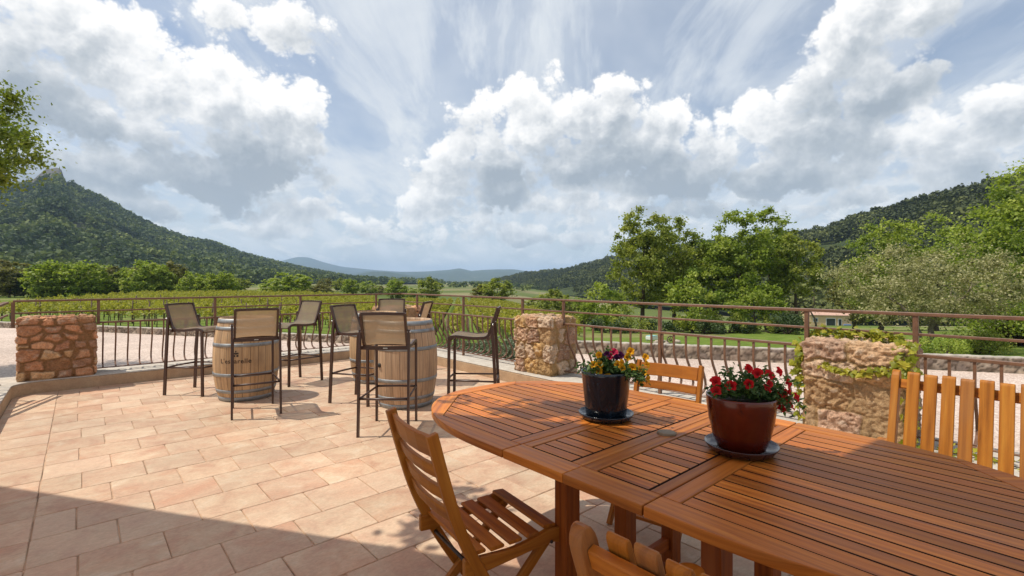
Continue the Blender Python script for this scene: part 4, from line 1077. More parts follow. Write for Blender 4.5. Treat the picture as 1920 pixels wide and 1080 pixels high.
# ================================================================== CREEPER ON THE WIDE PILLAR
def lobed_leaf(mb, c, n, dirv, s, rnd):
    n = Vector(n).normalized(); a = Vector(dirv); a = (a - n * a.dot(n)).normalized(); b = n.cross(a)
    shape = [(0, -.1), (.34, -.30), (.40, .05), (.80, .18), (.42, .42), (.30, .62), (0, 1.0), (-.30, .62), (-.42, .42), (-.80, .18), (-.40, .05), (-.34, -.30)]
    vs = [Vector(c)] + [Vector(c) + (a * y + b * x) * s + n * (-abs(x) * 0.25 * s + rnd.uniform(-.05, .05) * s) for x, y in shape]
    k = len(shape); mb.add(vs, [(0, 1 + i, 1 + (i + 1) % k) for i in range(k)])
def creeper():
    rnd = random.Random(9); root = empty('creeper', (4.78, 1.09, 0.9)); tag(root, 'yellow green creeper trailing over the wide craggy pillar', 'climbing plant')
    st = MB(); leaves = MB(); var = []
    def strand(pts, n, spread, s0, s1, nrm, hang=True):
        P = arcpts([Vector(p) for p in pts], 24); st.tube(P, 0.0035, 5)
        for _ in range(n):
            p = rnd.choice(P); c = Vector(p) + Vector((rnd.gauss(0, spread * 0.5), rnd.gauss(0, spread), rnd.gauss(0, spread * 0.7)))
            nn = Vector(nrm) + Vector((rnd.gauss(0, .45), rnd.gauss(0, .45), rnd.gauss(0, .45)))
            before = len(leaves.v); lobed_leaf(leaves, c, nn, (rnd.gauss(0, .6), rnd.gauss(0, .6), -1 if hang else rnd.gauss(0, 1)), rnd.uniform(s0, s1) * 1.35, rnd)
            u = rnd.random(); var.extend([u] * (len(leaves.v) - before))
    # local coordinates about the pillar top centre; the terrace side is -x, the far left end +y
    strand([(0.02, 0.33, 0.045), (-0.06, 0.10, 0.055), (-0.04, -0.12, 0.05), (-0.08, -0.30, 0.035)], 210, 0.034, 0.018, 0.034, (-0.5, -0.1, 0.9), False)
    strand([(-0.10, -0.28, 0.02), (-0.24, -0.33, -0.02), (-0.30, -0.335, -0.12), (-0.30, -0.33, -0.20)], 95, 0.036, 0.022, 0.042, (-1, -0.2, 0.5))
    strand([(-0.28, -0.34, -0.12), (-0.30, -0.37, -0.40), (-0.27, -0.38, -0.68), (-0.25, -0.36, -0.74)], 60, 0.03, 0.02, 0.036, (-0.9, -0.6, 0.3))
    strand([(-0.30, -0.33, -0.16), (-0.315, -0.15, -0.20), (-0.32, 0.02, -0.22), (-0.315, 0.19, -0.19)], 62, 0.014, 0.020, 0.036, (-1, 0, 0.35))
    strand([(-0.16, 0.37, -0.02), (-0.24, 0.385, -0.14), (-0.25, 0.385, -0.30), (-0.24, 0.375, -0.42)], 70, 0.025, 0.022, 0.040, (-1, 0.4, 0.3))
    strand([(-0.26, 0.37, -0.46), (-0.28, 0.36, -0.60), (-0.27, 0.35, -0.66)], 16, 0.02, 0.02, 0.032, (-1, 0.4, 0.3))
    strand([(-0.20, -0.45, -0.72), (-0.15, -0.75, -0.74), (-0.22, -1.1, -0.73), (-0.15, -1.5, -0.74)], 90, 0.05, 0.02, 0.036, (-0.5, 0, 1), False)
    st.build('stems', M['bark'], root)
    o = leaves.build('leaves', M['leaf_creeper'], root)
    a = o.data.attributes.new('var', 'FLOAT', 'POINT'); a.data.foreach_set('value', np.array(var, dtype=np.float32))
creeper()

# ================================================================== SHADE CASTER (unseen canvas added above the viewer to throw the table shade)
def mat_canvas():
    m, t, p = new_mat('cream_canvas')
    ob = t.n('ShaderNodeTexCoord').outputs['Object']; nz = t.noise(ob, 20, 4)
    t.put(p.inputs['Base Color'], t.v('SCALE', (0.62, 0.46, 0.28), scale=t.mr(nz, 0.3, 0.7, 0.94, 1.05))); p.inputs['Roughness'].default_value = 0.9
    tl = t.n('ShaderNodeBsdfTranslucent', {'Color': (0.80, 0.46, 0.20, 1)})  # warm translucency put in to lift and tint the shade below
    a = t.n('ShaderNodeMixShader', {0: 0.60}); t.links.new(p.outputs[0], a.inputs[1]); t.links.new(tl.outputs[0], a.inputs[2])
    t.links.new(a.outputs[0], t.nodes['Material Output'].inputs[0]); return m
M['canvas'] = mat_canvas()
def shade_caster():
    root = empty('shade_caster', W(0, 0.3, 0)); tag(root, 'unseen cream canvas added over the viewer to shade the near end of the table', 'shade_caster')
    zE = 3.2; k = zE - 0.75; o = root.location
    sh = [(-8.0, 4.37), (-3.85, 3.275), (-1.345, 2.61), (0.30, 2.165), (0.80, 2.02), (1.185, 1.765), (1.44, 1.935), (1.62, 2.06), (1.93, 1.55), (2.3, 0.55), (2.7, -0.55), (1.9, -0.6), (0.0, 0.35), (-8.0, 2.4)]  # outline shaped to the shade edge wanted on table and floor
    P = []
    for X, d in sh: p = W(X + SUN_H[0] * k, d + SUN_H[1] * k) - o; P.append((p.x, p.y))
    if sum(P[i][0] * P[(i + 1) % len(P)][1] - P[(i + 1) % len(P)][0] * P[i][1] for i in range(len(P))) < 0: P.reverse()
    m = MB(); m.prism(P, zE, zE + 0.012); m.build('canvas', M['canvas'], root)
    m = MB()
    for i in range(33):                                        # scalloped hem along the front
        u = (i + 0.5) / 33; X = -8.0 + u * 8.2; d = 4.37 - (X + 8.0) * 0.2655
        c = W(X + SUN_H[0] * k, d + SUN_H[1] * k, zE - 0.01) - o; ax = (W(1, -0.2655) - W(0, 0)).normalized(); nn = Vector((-ax.y, ax.x, 0))
        pts = [c + ax * 0.125 * math.cos(a) - nn * 0.01 + Vector((0, 0, -0.07 * math.sin(a))) for a in [math.pi * j / 8 for j in range(9)]]
        m.add(pts, [tuple(range(9))])
    m.build('valance', M['canvas'], root)
    for X, d in ((-7.5, 2.3), (1.2, -0.4)):
        p = W(X + SUN_H[0] * k, d) - o; m = MB(); m.tube([(p.x, p.y, 0), (p.x, p.y, zE)], 0.03, 10); m.build('pole', M['frame'], root)
shade_caster()
def shade_leaf_clusters():  # leaf clusters added out of view to cast blotches of shade
    rng = np.random.default_rng(4); root = empty('shade_leaves', W(-1.5, 2.0, 3.5)); tag(root, 'unseen leaf clusters added overhead to cast dappled shade on table and floor', 'climbing plant')
    C = []; m = MB(); o0 = root.location
    for X, d, r, n in [(-1.55, 2.36, 0.13, 190), (-1.34, 2.44, 0.11, 150), (-1.18, 2.36, 0.09, 60), (-2.38, 3.18, 0.12, 50), (-2.52, 2.86, 0.12, 45), (-2.60, 2.66, 0.13, 50), (-2.2, 2.95, 0.08, 20), (-1.9, 2.62, 0.12, 26)]:
        c = np.array(W(X, d, 3.5) - o0); C.append(c + rng.normal(size=(n, 3)) * np.array([r, r, 0.06]) * 0.62)
        a = W(X, d, 3.5) - o0; b = W(X - 0.1, d - 0.7, 3.32) - o0; m.tube([b, (a + b) / 2 + Vector((0, 0, .1)), a], 0.006, 5)
    m.build('stems', M['bark'], root)
    C = np.concatenate(C); V, Fq = leaf_quads(C, rng.uniform(0.03, 0.055, len(C)), rng, np.array([0, 0, .6]), 0.7)
    np_mesh('leaves', V, Fq, M['leaf_bright'], root, {'var': np.repeat(rng.random(len(C)), 4)})
shade_leaf_clusters()

# ================================================================== LAND
def sm(x, a, b):
    u = min(1.0, max(0.0, (x - a) / (b - a))); return u * u * (3 - 2 * u)
def land(X, d):
    """height of the ground, X right and d ahead of the viewer"""
    r = math.hypot(X, d); az = math.atan2(X, d)
    wall_d = 20.8 - 0.315 * X
    past = max(0.0, (d - max(15.0, wall_d)))
    s = 0.004 + 0.018 * sm(az, rad(-24), rad(-8)) + 0.043 * sm(az, rad(-4), rad(10))
    pp = min(past, 190.0); drop = (s * pp + s * 0.33 * max(0.0, pp - 45)) if d > 0 else 0.0
    z = -1.6 - drop - 0.25 * sm(past, 0, 10)
    if past > 3: z += 0.35 * mnoise.noise(Vector((X * 0.03, d * 0.03, 1.0))) * sm(past, 3, 40)
    return z
def ground():
    R_ = [0.0, 3, 8, 12, 14, 16, 17, 18, 19, 20, 21, 22, 23, 24, 25, 26, 27, 28, 29, 30, 32, 34, 36, 39, 42, 46, 50, 55, 60, 66, 73, 80, 90, 100, 115, 130, 150, 175, 200, 240, 300, 400, 600, 1000, 2000, 4500, 14000]
    A_ = [rad(a) for a in list(range(-180, -70, 10)) + [-70 + 1.5 * k for k in range(94)] + list(range(72, 180, 10))]
    V = []; F = []; n = len(A_)
    for r in R_:
        for a in A_:
            X, d = r * math.sin(a), r * math.cos(a); p = W(X, d, land(X, d)); V.append(tuple(p))
    for i in range(len(R_) - 1):
        for k in range(n):
            j = (k + 1) % n; F.append((i * n + k, i * n + j, (i + 1) * n + j, (i + 1) * n + k))
    o = np_mesh('ground', np.array(V), np.array(F), M['ground'], smooth=True); o['kind'] = 'structure'
ground()
def gpt(px, d, dz=0.0):
    X = (px - 960) / FOC * d; return W(X, d, land(X, d) + dz)
def wall_line(X): return 20.8 - 0.315 * X
def yard():
    m = MB(); n = 44; top = []; X = -75.0
    xs = [-75 + k * 2.4 for k in range(54)]
    def hole(x): return 5.2 * math.exp(-((x + 1.7) / 2.3) ** 4)          # planted bed bites into the yard
    V = []; F = []
    for x in xs:
        dm = wall_line(x) - 0.05 - hole(x)
        for k in range(9): d = -25 + (dm + 25) * k / 8; V.append(tuple(W(x, d, -1.596 if True else 0)))
    for i in range(len(xs) - 1):
        for k in range(8): F.append((i * 9 + k, (i + 1) * 9 + k, (i + 1) * 9 + k + 1, i * 9 + k + 1))
    o = np_mesh('gravel_yard', np.array(V), np.array(F), M['gravel']); o['kind'] = 'structure'
yard()
def low_wall(label, Xa, Xb, hgt, seed):
    """rubble wall with a mortared top along the far edge of the yard"""
    rng = np.random.default_rng(seed); A = W(Xa, wall_line(Xa)); Bv = W(Xb, wall_line(Xb)); L = (Bv - A).length; ax = (Bv - A) / L; nr = Vector((ax.y, -ax.x, 0))
    n = int(L / 0.06); prof = [(0.0, 0.0)] + [(0.0, hgt * k / 8) for k in range(1, 9)] + [(0.14, hgt + .012), (0.28, hgt), (0.28, -0.6)]
    V = []; col = []; k = len(prof)
    pts = np.array([(rng.uniform(0, L), rng.uniform(-.05, hgt)) for _ in range(int(L * hgt / 0.035))]); pc = np.array([(0.36, 0.27, 0.20), (0.44, 0.34, 0.25), (0.28, 0.215, 0.17), (0.48, 0.385, 0.29)])[rng.integers(0, 4, len(pts))]
    for i in range(n + 1):
        s = L * i / n; near = np.where(np.abs(pts[:, 0] - s) < 0.7)[0]
        for (o, z) in prof:
            dd = np.hypot(pts[near, 0] - s, (pts[near, 1] - z) * 1.3); w = near[np.argmin(dd)]; ds = np.sort(dd); e = ds[1] - ds[0]
            st = min(1, e / 0.06); f = mnoise.noise(Vector((s * 5, z * 5, seed))) * 0.02
            p = A + ax * s + nr * (-(o) + st * 0.035 + f) + Vector((0, 0, -1.6 + z + f))
            V.append(tuple(p)); c = pc[w] * st + np.array([0.13, 0.095, 0.065]) * (1 - st)
            if z > hgt - 0.001: c = np.array([0.48, 0.43, 0.36])
            col.append(c * (0.9 + f * 6))
    F = [(i * k + j, (i + 1) * k + j, (i + 1) * k + j + 1, i * k + j + 1) for i in range(n) for j in range(k - 1)]
    o = np_mesh('stone_wall', np.array(V), np.array(F), M['stone_far'], attrs={'col': np.clip(np.array(col), .02, .9)}); tag(o, label, 'wall', 'low rubble walls round the gravel yard')
M['stone_far'] = mat_vcol('yard_wall_stone', 0.9, 0.6, 9, 0.2)
low_wall('low rubble wall between the gravel yard and the vineyard on the left', -60, -3.6, 0.36, 3)
low_wall('low rubble wall with pale top between the gravel yard and the mown meadow on the right', 1.6, 46, 0.52, 4)

# ------------------------------------------------------------------ plants
def tube_np(m, pts, rs, n=5): m.tube(pts, rs, n, caps=False)
def make_tree(name, H_, Rc, seed, leaf, bark, leaf_n, leaf_s, clumps=46, base=0.28, trunks=1, lean=0.0, flat=1.0, gap=0.0, clump_r=0.20, tint=0.35, trunk_r=None, hollow=0.35, bare=0):
    """tapered trunk, limbs running out to leaf clumps spread unevenly through the crown"""
    rng = np.random.default_rng(seed); rnd = random.Random(seed)
    root = empty(name); wood = MB(); r0 = trunk_r or H_ * 0.022
    nodes = []
    for k in range(trunks):
        an = 2 * math.pi * k / max(1, trunks) + rnd.uniform(0, 2); sp = (0.0 if trunks == 1 else Rc * 0.45)
        top = Vector((math.cos(an) * sp + lean, math.sin(an) * sp, H_ * (0.72 if trunks == 1 else 0.60))); b0 = Vector((math.cos(an) * 0.15 * (trunks > 1), math.sin(an) * 0.15 * (trunks > 1), -0.15))
        P = []; N = 9
        for i in range(N):
            u = i / (N - 1); w = Vector((rnd.gauss(0, 1), rnd.gauss(0, 1), 0)) * 0.018 * H_ * (u > 0.1)
            P.append(b0.lerp(top, u) + w + Vector((math.cos(an), math.sin(an), 0)) * (-(0.25 * sp) * math.sin(math.pi * u) * (trunks > 1)))
        rs = [r0 * (1.25 if i == 0 else 1.0) * (1 - 0.8 * i / (N - 1)) / (trunks ** 0.35) for i in range(N)]
        wood.tube(P, rs, 8, caps=False); nodes += [(p, r) for p, r in list(zip(P, rs))[2:]]
    cz = H_ * (base + (1 - base) * 0.5); hz = H_ * (1 - base) * 0.5 * flat
    cl = []; tries = 0
    while len(cl) < clumps and tries < 6000:
        tries += 1; v = rng.normal(size=3); v /= np.linalg.norm(v); q = rng.random() ** (1 / 3)
        if q < hollow: continue
        lob = 0.84 + 0.24 * mnoise.noise(Vector((v[0] * 1.6 + seed * 3.1, v[1] * 1.6, v[2] * 1.6)))
        if gap and mnoise.noise(Vector((v[0] * 2.3 - seed, v[1] * 2.3, v[2] * 2.3 + q))) < -0.28 + gap * 0.3: continue
        p = Vector((v[0] * Rc * q * lob + lean, v[1] * Rc * q * lob, cz + v[2] * hz * q * (0.9 + 0.25 * lob)))
        if p.z < H_ * base * 0.9: continue
        if any((p - c).length < Rc * clump_r * 0.62 for c in cl): continue
        cl.append(p)
    cl.sort(key=lambda p: (p - Vector((lean, 0, H_ * base))).length)
    C, NN, VV = [], [], []
    per = max(8, leaf_n // max(1, len(cl)))
    for ci, p in enumerate(cl):
        bp, br = min(nodes, key=lambda q: (q[0] - p).length + (6.0 if q[0].z > p.z + Rc * 0.25 else 0.0))
        mid = bp.lerp(p, 0.5) + Vector((rnd.gauss(0, 1), rnd.gauss(0, 1), rnd.uniform(-.2, 1.2))) * (p - bp).length * 0.12
        rr = min(br * 0.62, 0.012 * H_)
        wood.tube([bp, bp.lerp(mid, .55) + Vector((0, 0, .01)), mid, p], [rr, rr * .75, rr * .55, rr * .15], 5, caps=False)
        nodes.append((mid, rr * 0.6)); nodes.append((p, rr * 0.3))
        cr = Rc * clump_r * rnd.uniform(0.7, 1.35)
        for _ in range(3):                                     # twigs
            t = p + Vector((rnd.gauss(0, 1), rnd.gauss(0, 1), rnd.gauss(0, .7))) * cr * 0.8; wood.tube([p, t], [rr * .22, rr * .06], 3, caps=False)
        if ci < bare: continue
        n = int(per * rnd.uniform(0.6, 1.4)); q = rng.normal(size=(n, 3)); q /= np.linalg.norm(q, axis=1, keepdims=True); q *= np.minimum(np.abs(rng.normal(size=(n, 1))) * 0.62, 1.7)
        pts = np.array(p) + q * np.array([cr, cr, cr * 0.72]); C.append(pts)
        out = np.array((p - Vector((lean, 0, cz))).normalized()); NN.append(q * 0.5 + out * 0.35 + np.array([0, 0, 0.55])); tc = rnd.gauss(0.5, 0.18)
        VV.append(np.clip(tc + rng.normal(size=n) * tint * 0.5, 0, 1))
    wood.build('trunk', bark, root)
    C = np.concatenate(C); NN = np.concatenate(NN); VV = np.concatenate(VV)
    V, Fq = leaf_quads(C, rng.uniform(0.65, 1.25, len(C)) * leaf_s, rng, NN, 0.62)
    np_mesh('crown', V, Fq, leaf, root, {'var': np.repeat(VV, 4)})
    return root
def place(o, loc, rz=0.0, s=1.0, label=None, cat='tree', group=None):
    o.location = loc; o.rotation_euler = (0, 0, rz); o.scale = (s, s, s) if not hasattr(s, '__len__') else s
    tag(o, label, cat, group); return o

M['leaf_left'] = mat_leaf('olive_green_oak_leaves', (0.085, 0.125, 0.016), (0.170, 0.215, 0.028), (0.280, 0.300, 0.050), 0.35)
# the tree whose branches reach in from the left
t = make_tree('oak_tree', 9.3, 4.7, 21, M['leaf_left'], M['bark'], 74000, 0.060, 210, 0.55, clump_r=0.15, gap=0.2, hollow=0.45)
place(t, gpt(-326, 14.0), 0.4, (1.06, 1.06, 1.07), 'oak tree reaching in from the left edge of the yard, above the mountain')
# row of oaks beyond the meadow (bearing, depth, height, radius, ...)
oaks = [(1204, 60, 14.3, 4.6, 31, 'leaf_oak', 22000, 120, 'broad oak at the left of the meadow row, the tallest rounded crown', 0.05),
        (1262, 63, 14.2, 5.0, 32, 'leaf_oak', 22000, 120, 'tall oak second from the left in the meadow row with sky showing through its crown', 0.2),
        (1342, 61, 11.2, 4.2, 33, 'leaf_bright', 18000, 100, 'middle oak of the meadow row, lower and leafier than its neighbours', 0.15),
        (1386, 59, 14.4, 4.0, 34, 'leaf_bright', 18500, 105, 'tall bright green oak right of the middle of the meadow row', 0.3),
        (1440, 61, 14.3, 4.2, 35, 'leaf_bright', 18500, 105, 'tall loose crowned oak near the right end of the meadow row', 0.35),
        (1494, 58, 11.6, 3.6, 36, 'leaf_oak', 10000, 60, 'thin oak with bare twigs at the right end of the meadow row', 0.9)]
for px, d, h, r, sd_, lf, n, cl_, lab, g in oaks:
    t = make_tree('oak_tree', h, r, sd_, M[lf], M['bark'], n, 0.165, cl_, 0.23, clump_r=0.185, gap=g, hollow=0.22, bare=0 if px < 1490 else 8)
    place(t, gpt(px, d), sd_, 1.0, lab, 'tree', 'row of oaks beyond the meadow')
for px, d, h, r, sd_, lab in [(1128, 57, 5.6, 3.6, 41, 'low lime green tree left of the tall oaks'), (1300, 52, 6.6, 3.2, 43, 'small lime green tree between the two clumps of oaks'), (1415, 53, 5.6, 3.2, 44, 'low bushy green tree under the bright oaks')]:
    t = make_tree('field_maple', h, r, sd_, M['leaf_lime' if sd_ != 44 else 'leaf_bright'], M['bark'], 6000, 0.16, 40, 0.10, clump_r=0.24, hollow=0.2)
    place(t, gpt(px, d), sd_, 1.0, lab, 'tree', 'small trees among the oaks')
# dead branching tree beside the last oak
t = make_tree('bare_tree', 9.5, 3.2, 52, M['leaf_rust'], M['bark_pale'], 160, 0.10, 40, 0.25, clump_r=0.2, hollow=0.5, trunk_r=0.14)
place(t, gpt(1528, 62), 0.7, 1.0, 'nearly leafless grey tree between the last oak and the hill')
# olive and the greenery at the right
t = make_tree('olive_tree', 6.3, 5.7, 61, M['leaf_olive'], M['bark_pale'], 30000, 0.075, 130, 0.26, trunks=4, clump_r=0.15, hollow=0.35, gap=0.25, flat=0.95, trunk_r=0.30, tint=0.5)
place(t, gpt(1730, 30), 0.3, 1.0, 'wide grey green olive tree with several leaning trunks behind the right railing')
for px, d, h, r, sd_, lf, lab, n in [(1975, 40, 13.9, 7.0, 71, 'leaf_bright', 'tall dense bright green tree at the right edge', 26000), (1650, 58, 12.6, 4.8, 72, 'leaf_lime', 'yellow green tree rising behind the left side of the olive', 9000),
                                   (1755, 56, 12.8, 5.4, 73, 'leaf_lime', 'yellow green tree rising behind the middle of the olive', 9000), (1600, 70, 9.0, 3.6, 74, 'leaf_rust', 'dull brownish green tree just right of the far house', 6000)]:
    t = make_tree('broadleaf_tree', h, r, sd_, M[lf], M['bark'], int(n * 1.5), 0.15, 110, 0.14, clump_r=0.165, hollow=0.35)
    place(t, gpt(px, d), sd_, 1.0, lab, 'tree')
def bush(name, loc, rx, rz, seed, leaf, n, s, label, group=None, cat='bush'):
    rng = np.random.default_rng(seed); root = empty(name, loc); C, NN, VV = [], [], []; st = MB()
    k = max(9, int(n / 110))
    for _ in range(k):
        a = rng.uniform(0, 2 * math.pi); q = math.sqrt(rng.random()); zc = rz * (0.25 + 0.62 * rng.random() * math.sqrt(max(0.05, 1 - q * q * 0.8)))
        c = np.array([math.cos(a) * q * rx * 0.82, math.sin(a) * q * rx * 0.82, zc]); cr = min(rx, rz) * rng.uniform(0.22, 0.42)
        v = rng.normal(size=(n // k, 3)); v /= np.linalg.norm(v, axis=1, keepdims=True); v *= rng.random((len(v), 1)) ** 0.4
        C.append(c + v * cr); NN.append(v * 0.6 + np.array([0, 0, 0.6])); VV.append(np.clip(rng.normal(0.5, 0.2) + rng.normal(size=len(v)) * 0.15, 0, 1))
        st.tube([(0, 0, -0.1), (c[0] * .5, c[1] * .5, c[2] * .4), tuple(c)], [0.03 * rz, 0.02 * rz, 0.006 * rz], 4, caps=False)
    C = np.concatenate(C); C[:, 2] = np.maximum(C[:, 2], 0.02); V, Fq = leaf_quads(C, rng.uniform(0.6, 1.3, len(C)) * s, rng, np.concatenate(NN), 0.6)
    np_mesh('foliage', V, Fq, leaf, root, {'var': np.repeat(np.concatenate(VV), 4)}); st.build('stems', M['bark'], root)
    tag(root, label, cat, group); return root
bush('bush', gpt(1905, 33), 3.6, 3.9, 81, M['leaf_bright'], 9000, 0.10, 'large bright green bush below the olive at the right edge')
bush('bush', gpt(1770, 24.5), 1.3, 1.1, 82, M['leaf_lime'], 2600, 0.05, 'small yellow green bush by the low wall under the olive branches')
bush('bush', gpt(1835, 27), 1.5, 1.4, 83, M['leaf_oak'], 2600, 0.06, 'round dark green bush beyond the low wall left of the large one')
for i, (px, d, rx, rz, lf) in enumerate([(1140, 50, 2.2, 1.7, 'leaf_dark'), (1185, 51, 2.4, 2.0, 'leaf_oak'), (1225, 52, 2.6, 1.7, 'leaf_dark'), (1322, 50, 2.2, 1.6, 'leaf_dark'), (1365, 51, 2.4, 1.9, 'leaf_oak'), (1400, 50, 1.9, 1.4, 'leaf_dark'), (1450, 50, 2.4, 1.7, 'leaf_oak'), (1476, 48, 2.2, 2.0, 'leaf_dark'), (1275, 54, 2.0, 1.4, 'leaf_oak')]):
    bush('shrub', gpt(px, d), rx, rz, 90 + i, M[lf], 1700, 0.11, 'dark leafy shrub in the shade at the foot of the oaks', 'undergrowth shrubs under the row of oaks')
# lavender bed between the terrace corner and the vines
for i, (px, d, rx, rz) in enumerate([(838, 16.4, .7, .75), (862, 17.2, .75, .8), (884, 16.6, .7, .75), (906, 17.4, .8, .9), (928, 16.3, .75, .95), (948, 17.0, .8, 1.0), (966, 16.0, .7, .85), (850, 18.6, .8, .8), (900, 18.8, .8, .9), (940, 18.6, .8, .9), (812, 17.6, .7, .7), (982, 17.6, .7, .8)]):
    bush('lavender', gpt(px, d), rx, rz, 120 + i, M['leaf_lav'], 1100, 0.05, 'grey green lavender clump in the bed beyond the terrace corner', 'lavender clumps in the bed by the terrace corner', 'shrub')

# trees in the valley and along the vineyard
protos = {}
def valley_tree(kind, name, px, d, h, r, label, group, seed, cat='tree'):
    if kind not in protos:
        lf, n, cl_, tr = {'lime': ('leaf_lime', 6500, 80, 0.06), 'green': ('leaf_bright', 6500, 80, 0.06), 'dark': ('leaf_dark', 5500, 70, 0.10), 'rust': ('leaf_rust', 6500, 80, 0.06), 'oak': ('leaf_oak', 6500, 80, 0.10)}[kind]
        protos[kind] = make_tree(name, 6.0, 3.0, 200 + len(protos), M[lf], M['bark'], n, 0.20, cl_, tr, clump_r=0.20, hollow=0.25); o = protos[kind]
    else:
        o = copy_tree(protos[kind]); o.name = name
    return place(o, gpt(px, d), seed * 1.7, (r / 3.0, r / 3.0, h / 6.0), label, cat, group)
for px, d, h, r, kind, lab in [(540, 112, 4.9, 6.3, 'lime', 'wide lime green tree standing alone in the vineyard, left of the small trees'), (657, 150, 5.2, 3.2, 'green', 'small round green tree just left of the terrace corner'), (742, 145, 6.1, 4.0, 'green', 'round green tree straight behind the corner of the railing'),
                           (804, 135, 6.6, 3.9, 'oak', 'darker round tree just right of the corner of the railing'), (932, 120, 6.4, 5.0, 'oak', 'broad dull green tree in the valley left of the pinkish pillar'), (905, 122, 4.6, 3.4, 'rust', 'brownish bush tree against the left side of the broad valley tree'), (600, 120, 2.6, 3.5, 'rust', 'low brownish shrub tree right of the wide lime tree')]:
    valley_tree(kind, 'field_tree', px, d, h, r, lab, None, px)
hk = {'lime': 'fresh lime green tree in the hedgerow behind the left vineyard', 'green': 'mid green tree in the hedgerow behind the left vineyard', 'dark': 'dark evergreen in the hedgerow behind the left vineyard', 'rust': 'brownish budding tree in the hedgerow behind the left vineyard'}
hr = random.Random(5); px = -70
while px < 425:
    kind = hr.choices(['lime', 'green', 'dark', 'rust'], [8, 4, 1, 1])[0] if px > 60 else hr.choice(['lime', 'rust', 'rust', 'dark'])
    h = hr.uniform(4.6, 7.4) if px < 330 else hr.uniform(3.4, 5.4)
    valley_tree(kind, 'hedgerow_tree', px, 97 + hr.uniform(-4, 14), h, h * hr.uniform(0.50, 0.68), hk[kind], 'hedgerow trees behind the left vineyard', px); px += hr.uniform(10, 18)
for px in (430, 452, 612, 640, 690, 712, 770, 1010, 1040, 1075, 1092):
    kind = hr.choice(['green', 'oak', 'rust', 'lime']); d = 190 + hr.uniform(-20, 60) if px < 900 else hr.uniform(90, 120)
    valley_tree(kind, 'hedgerow_tree', px, d, hr.uniform(4.0, 6.0), hr.uniform(3.5, 5.0), 'small %s tree in the far hedges across the valley floor' % {'green': 'green', 'oak': 'dull green', 'rust': 'brownish', 'lime': 'lime green'}[kind], 'trees in the far hedges of the valley', px)

# ------------------------------------------------------------------ vines
def vine_data(seed):
    rng = np.random.default_rng(seed); C = []; NN = []
    for k in range(9):
        c = np.array([rng.uniform(-0.55, 0.55), rng.normal() * 0.08, rng.uniform(0.72, 1.28)]); n = 11
        C.append(c + rng.normal(size=(n, 3)) * np.array([0.11, 0.10, 0.10]))
    C = np.concatenate(C); V, F = leaf_quads(C, rng.uniform(0.055, 0.10, len(C)), rng, np.array([0, 0, .5]), 0.8)
    var = np.repeat(np.clip(rng.normal(0.5, 0.28, len(C)), 0, 1), 4)
    m = MB(); m.tube([(0, 0, -0.08), (0.03, 0.01, 0.3), (-0.02, 0.0, 0.62), (0.0, 0, 0.74)], [0.034, 0.028, 0.026, 0.022], 5, caps=False)
    for s in (-1, 1): m.tube([(0, 0, 0.72), (s * 0.25, 0, 0.80), (s * 0.55, 0, 0.82)], [0.02, 0.014, 0.008], 4, caps=False)
    return V, F, var, np.array(m.v), np.array(m.f)
vd = [vine_data(300 + i) for i in range(4)]
def vine_mesh(k):
    V, F, var, wv, wf = vd[k]
    return np_mesh('grapevine', np.concatenate([V, wv]), np.concatenate([F, wf + len(V)]), [M['leaf_vine'], M['bark']], attrs={'var': np.concatenate([var, np.zeros(len(wv))])}, mi=np.concatenate([np.zeros(len(F)), np.ones(len(wf))]), link_it=False)
vm = [vine_mesh(k) for k in range(4)]
spots = []                                                    # (X, d, row bearing)
vr = random.Random(8)
for row in range(26):                                          # left vineyard, rows along the wall
    off = 4.2 + row * 2.35
    X = -(0.55 * (30 + off) + 26)
    while X < -2.0:
        d = wall_line(X) + off
        px = 960 + FOC * X / d
        if -60 < px < 705 and d < 96: spots.append((X + vr.uniform(-.1, .1), d + vr.uniform(-.08, .08), 0))
        X += 1.12
for row in range(24):                                          # centre vineyard, rows running down the valley
    x0 = -11.5 + row * 1.9
    d = 20.0 + max(0, (x0 + 2) * 0.5)
    while d < 105:
        X = x0 * (0.72) - 0.110 * d
        px = 960 + FOC * X / d
        if 672 < px < 1085: spots.append((X, d + vr.uniform(-.1, .1), 1))
        d += 1.15
rest = []
vis = [s for s in spots]
vis.sort(key=lambda s: math.hypot(s[0], s[1]))
row_a = math.atan2((W(1, -0.315) - W(0, 0)).y, (W(1, -0.315) - W(0, 0)).x); row_b = math.atan2((W(-0.110, 1)).y, (W(-0.110, 1)).x)
lv = 'leafing grapevine on wires in the vineyard left of the terrace'; cv = 'leafing grapevine in the rows running down the valley beyond the terrace corner'
for i, (X, d, kk) in enumerate(vis):
    p = W(X, d, land(X, d)); rz = (row_b if kk else row_a) + vr.choice((0, math.pi)); s = vr.uniform(0.82, 1.16)
    if i < 290:
        o = bpy.data.objects.new('grapevine', vm[i % 4]); COL.objects.link(o); o.location = p; o.rotation_euler = (0, 0, rz); o.scale = (1, 1, s)
        tag(o, cv if kk else lv, 'grapevine', 'grapevines in the valley rows' if kk else 'grapevines in the left vineyard')
    else: rest.append((p, rz, s, i % 4))
VV, FF, AA, II = [], [], [], []; base = 0
for p, rz, s, k in rest:
    V, F, var, wv, wf = vd[k]; c, sn = math.cos(rz), math.sin(rz); Rm = np.array([[c, -sn, 0], [sn, c, 0], [0, 0, s]])
    pv = np.concatenate([V, wv]) @ Rm.T + np.array(p); VV.append(pv); FF.append(np.concatenate([F, wf + len(V)]) + base); base += len(pv)
    AA.append(np.concatenate([var, np.zeros(len(wv))])); II.append(np.concatenate([np.zeros(len(F)), np.ones(len(wf))]))
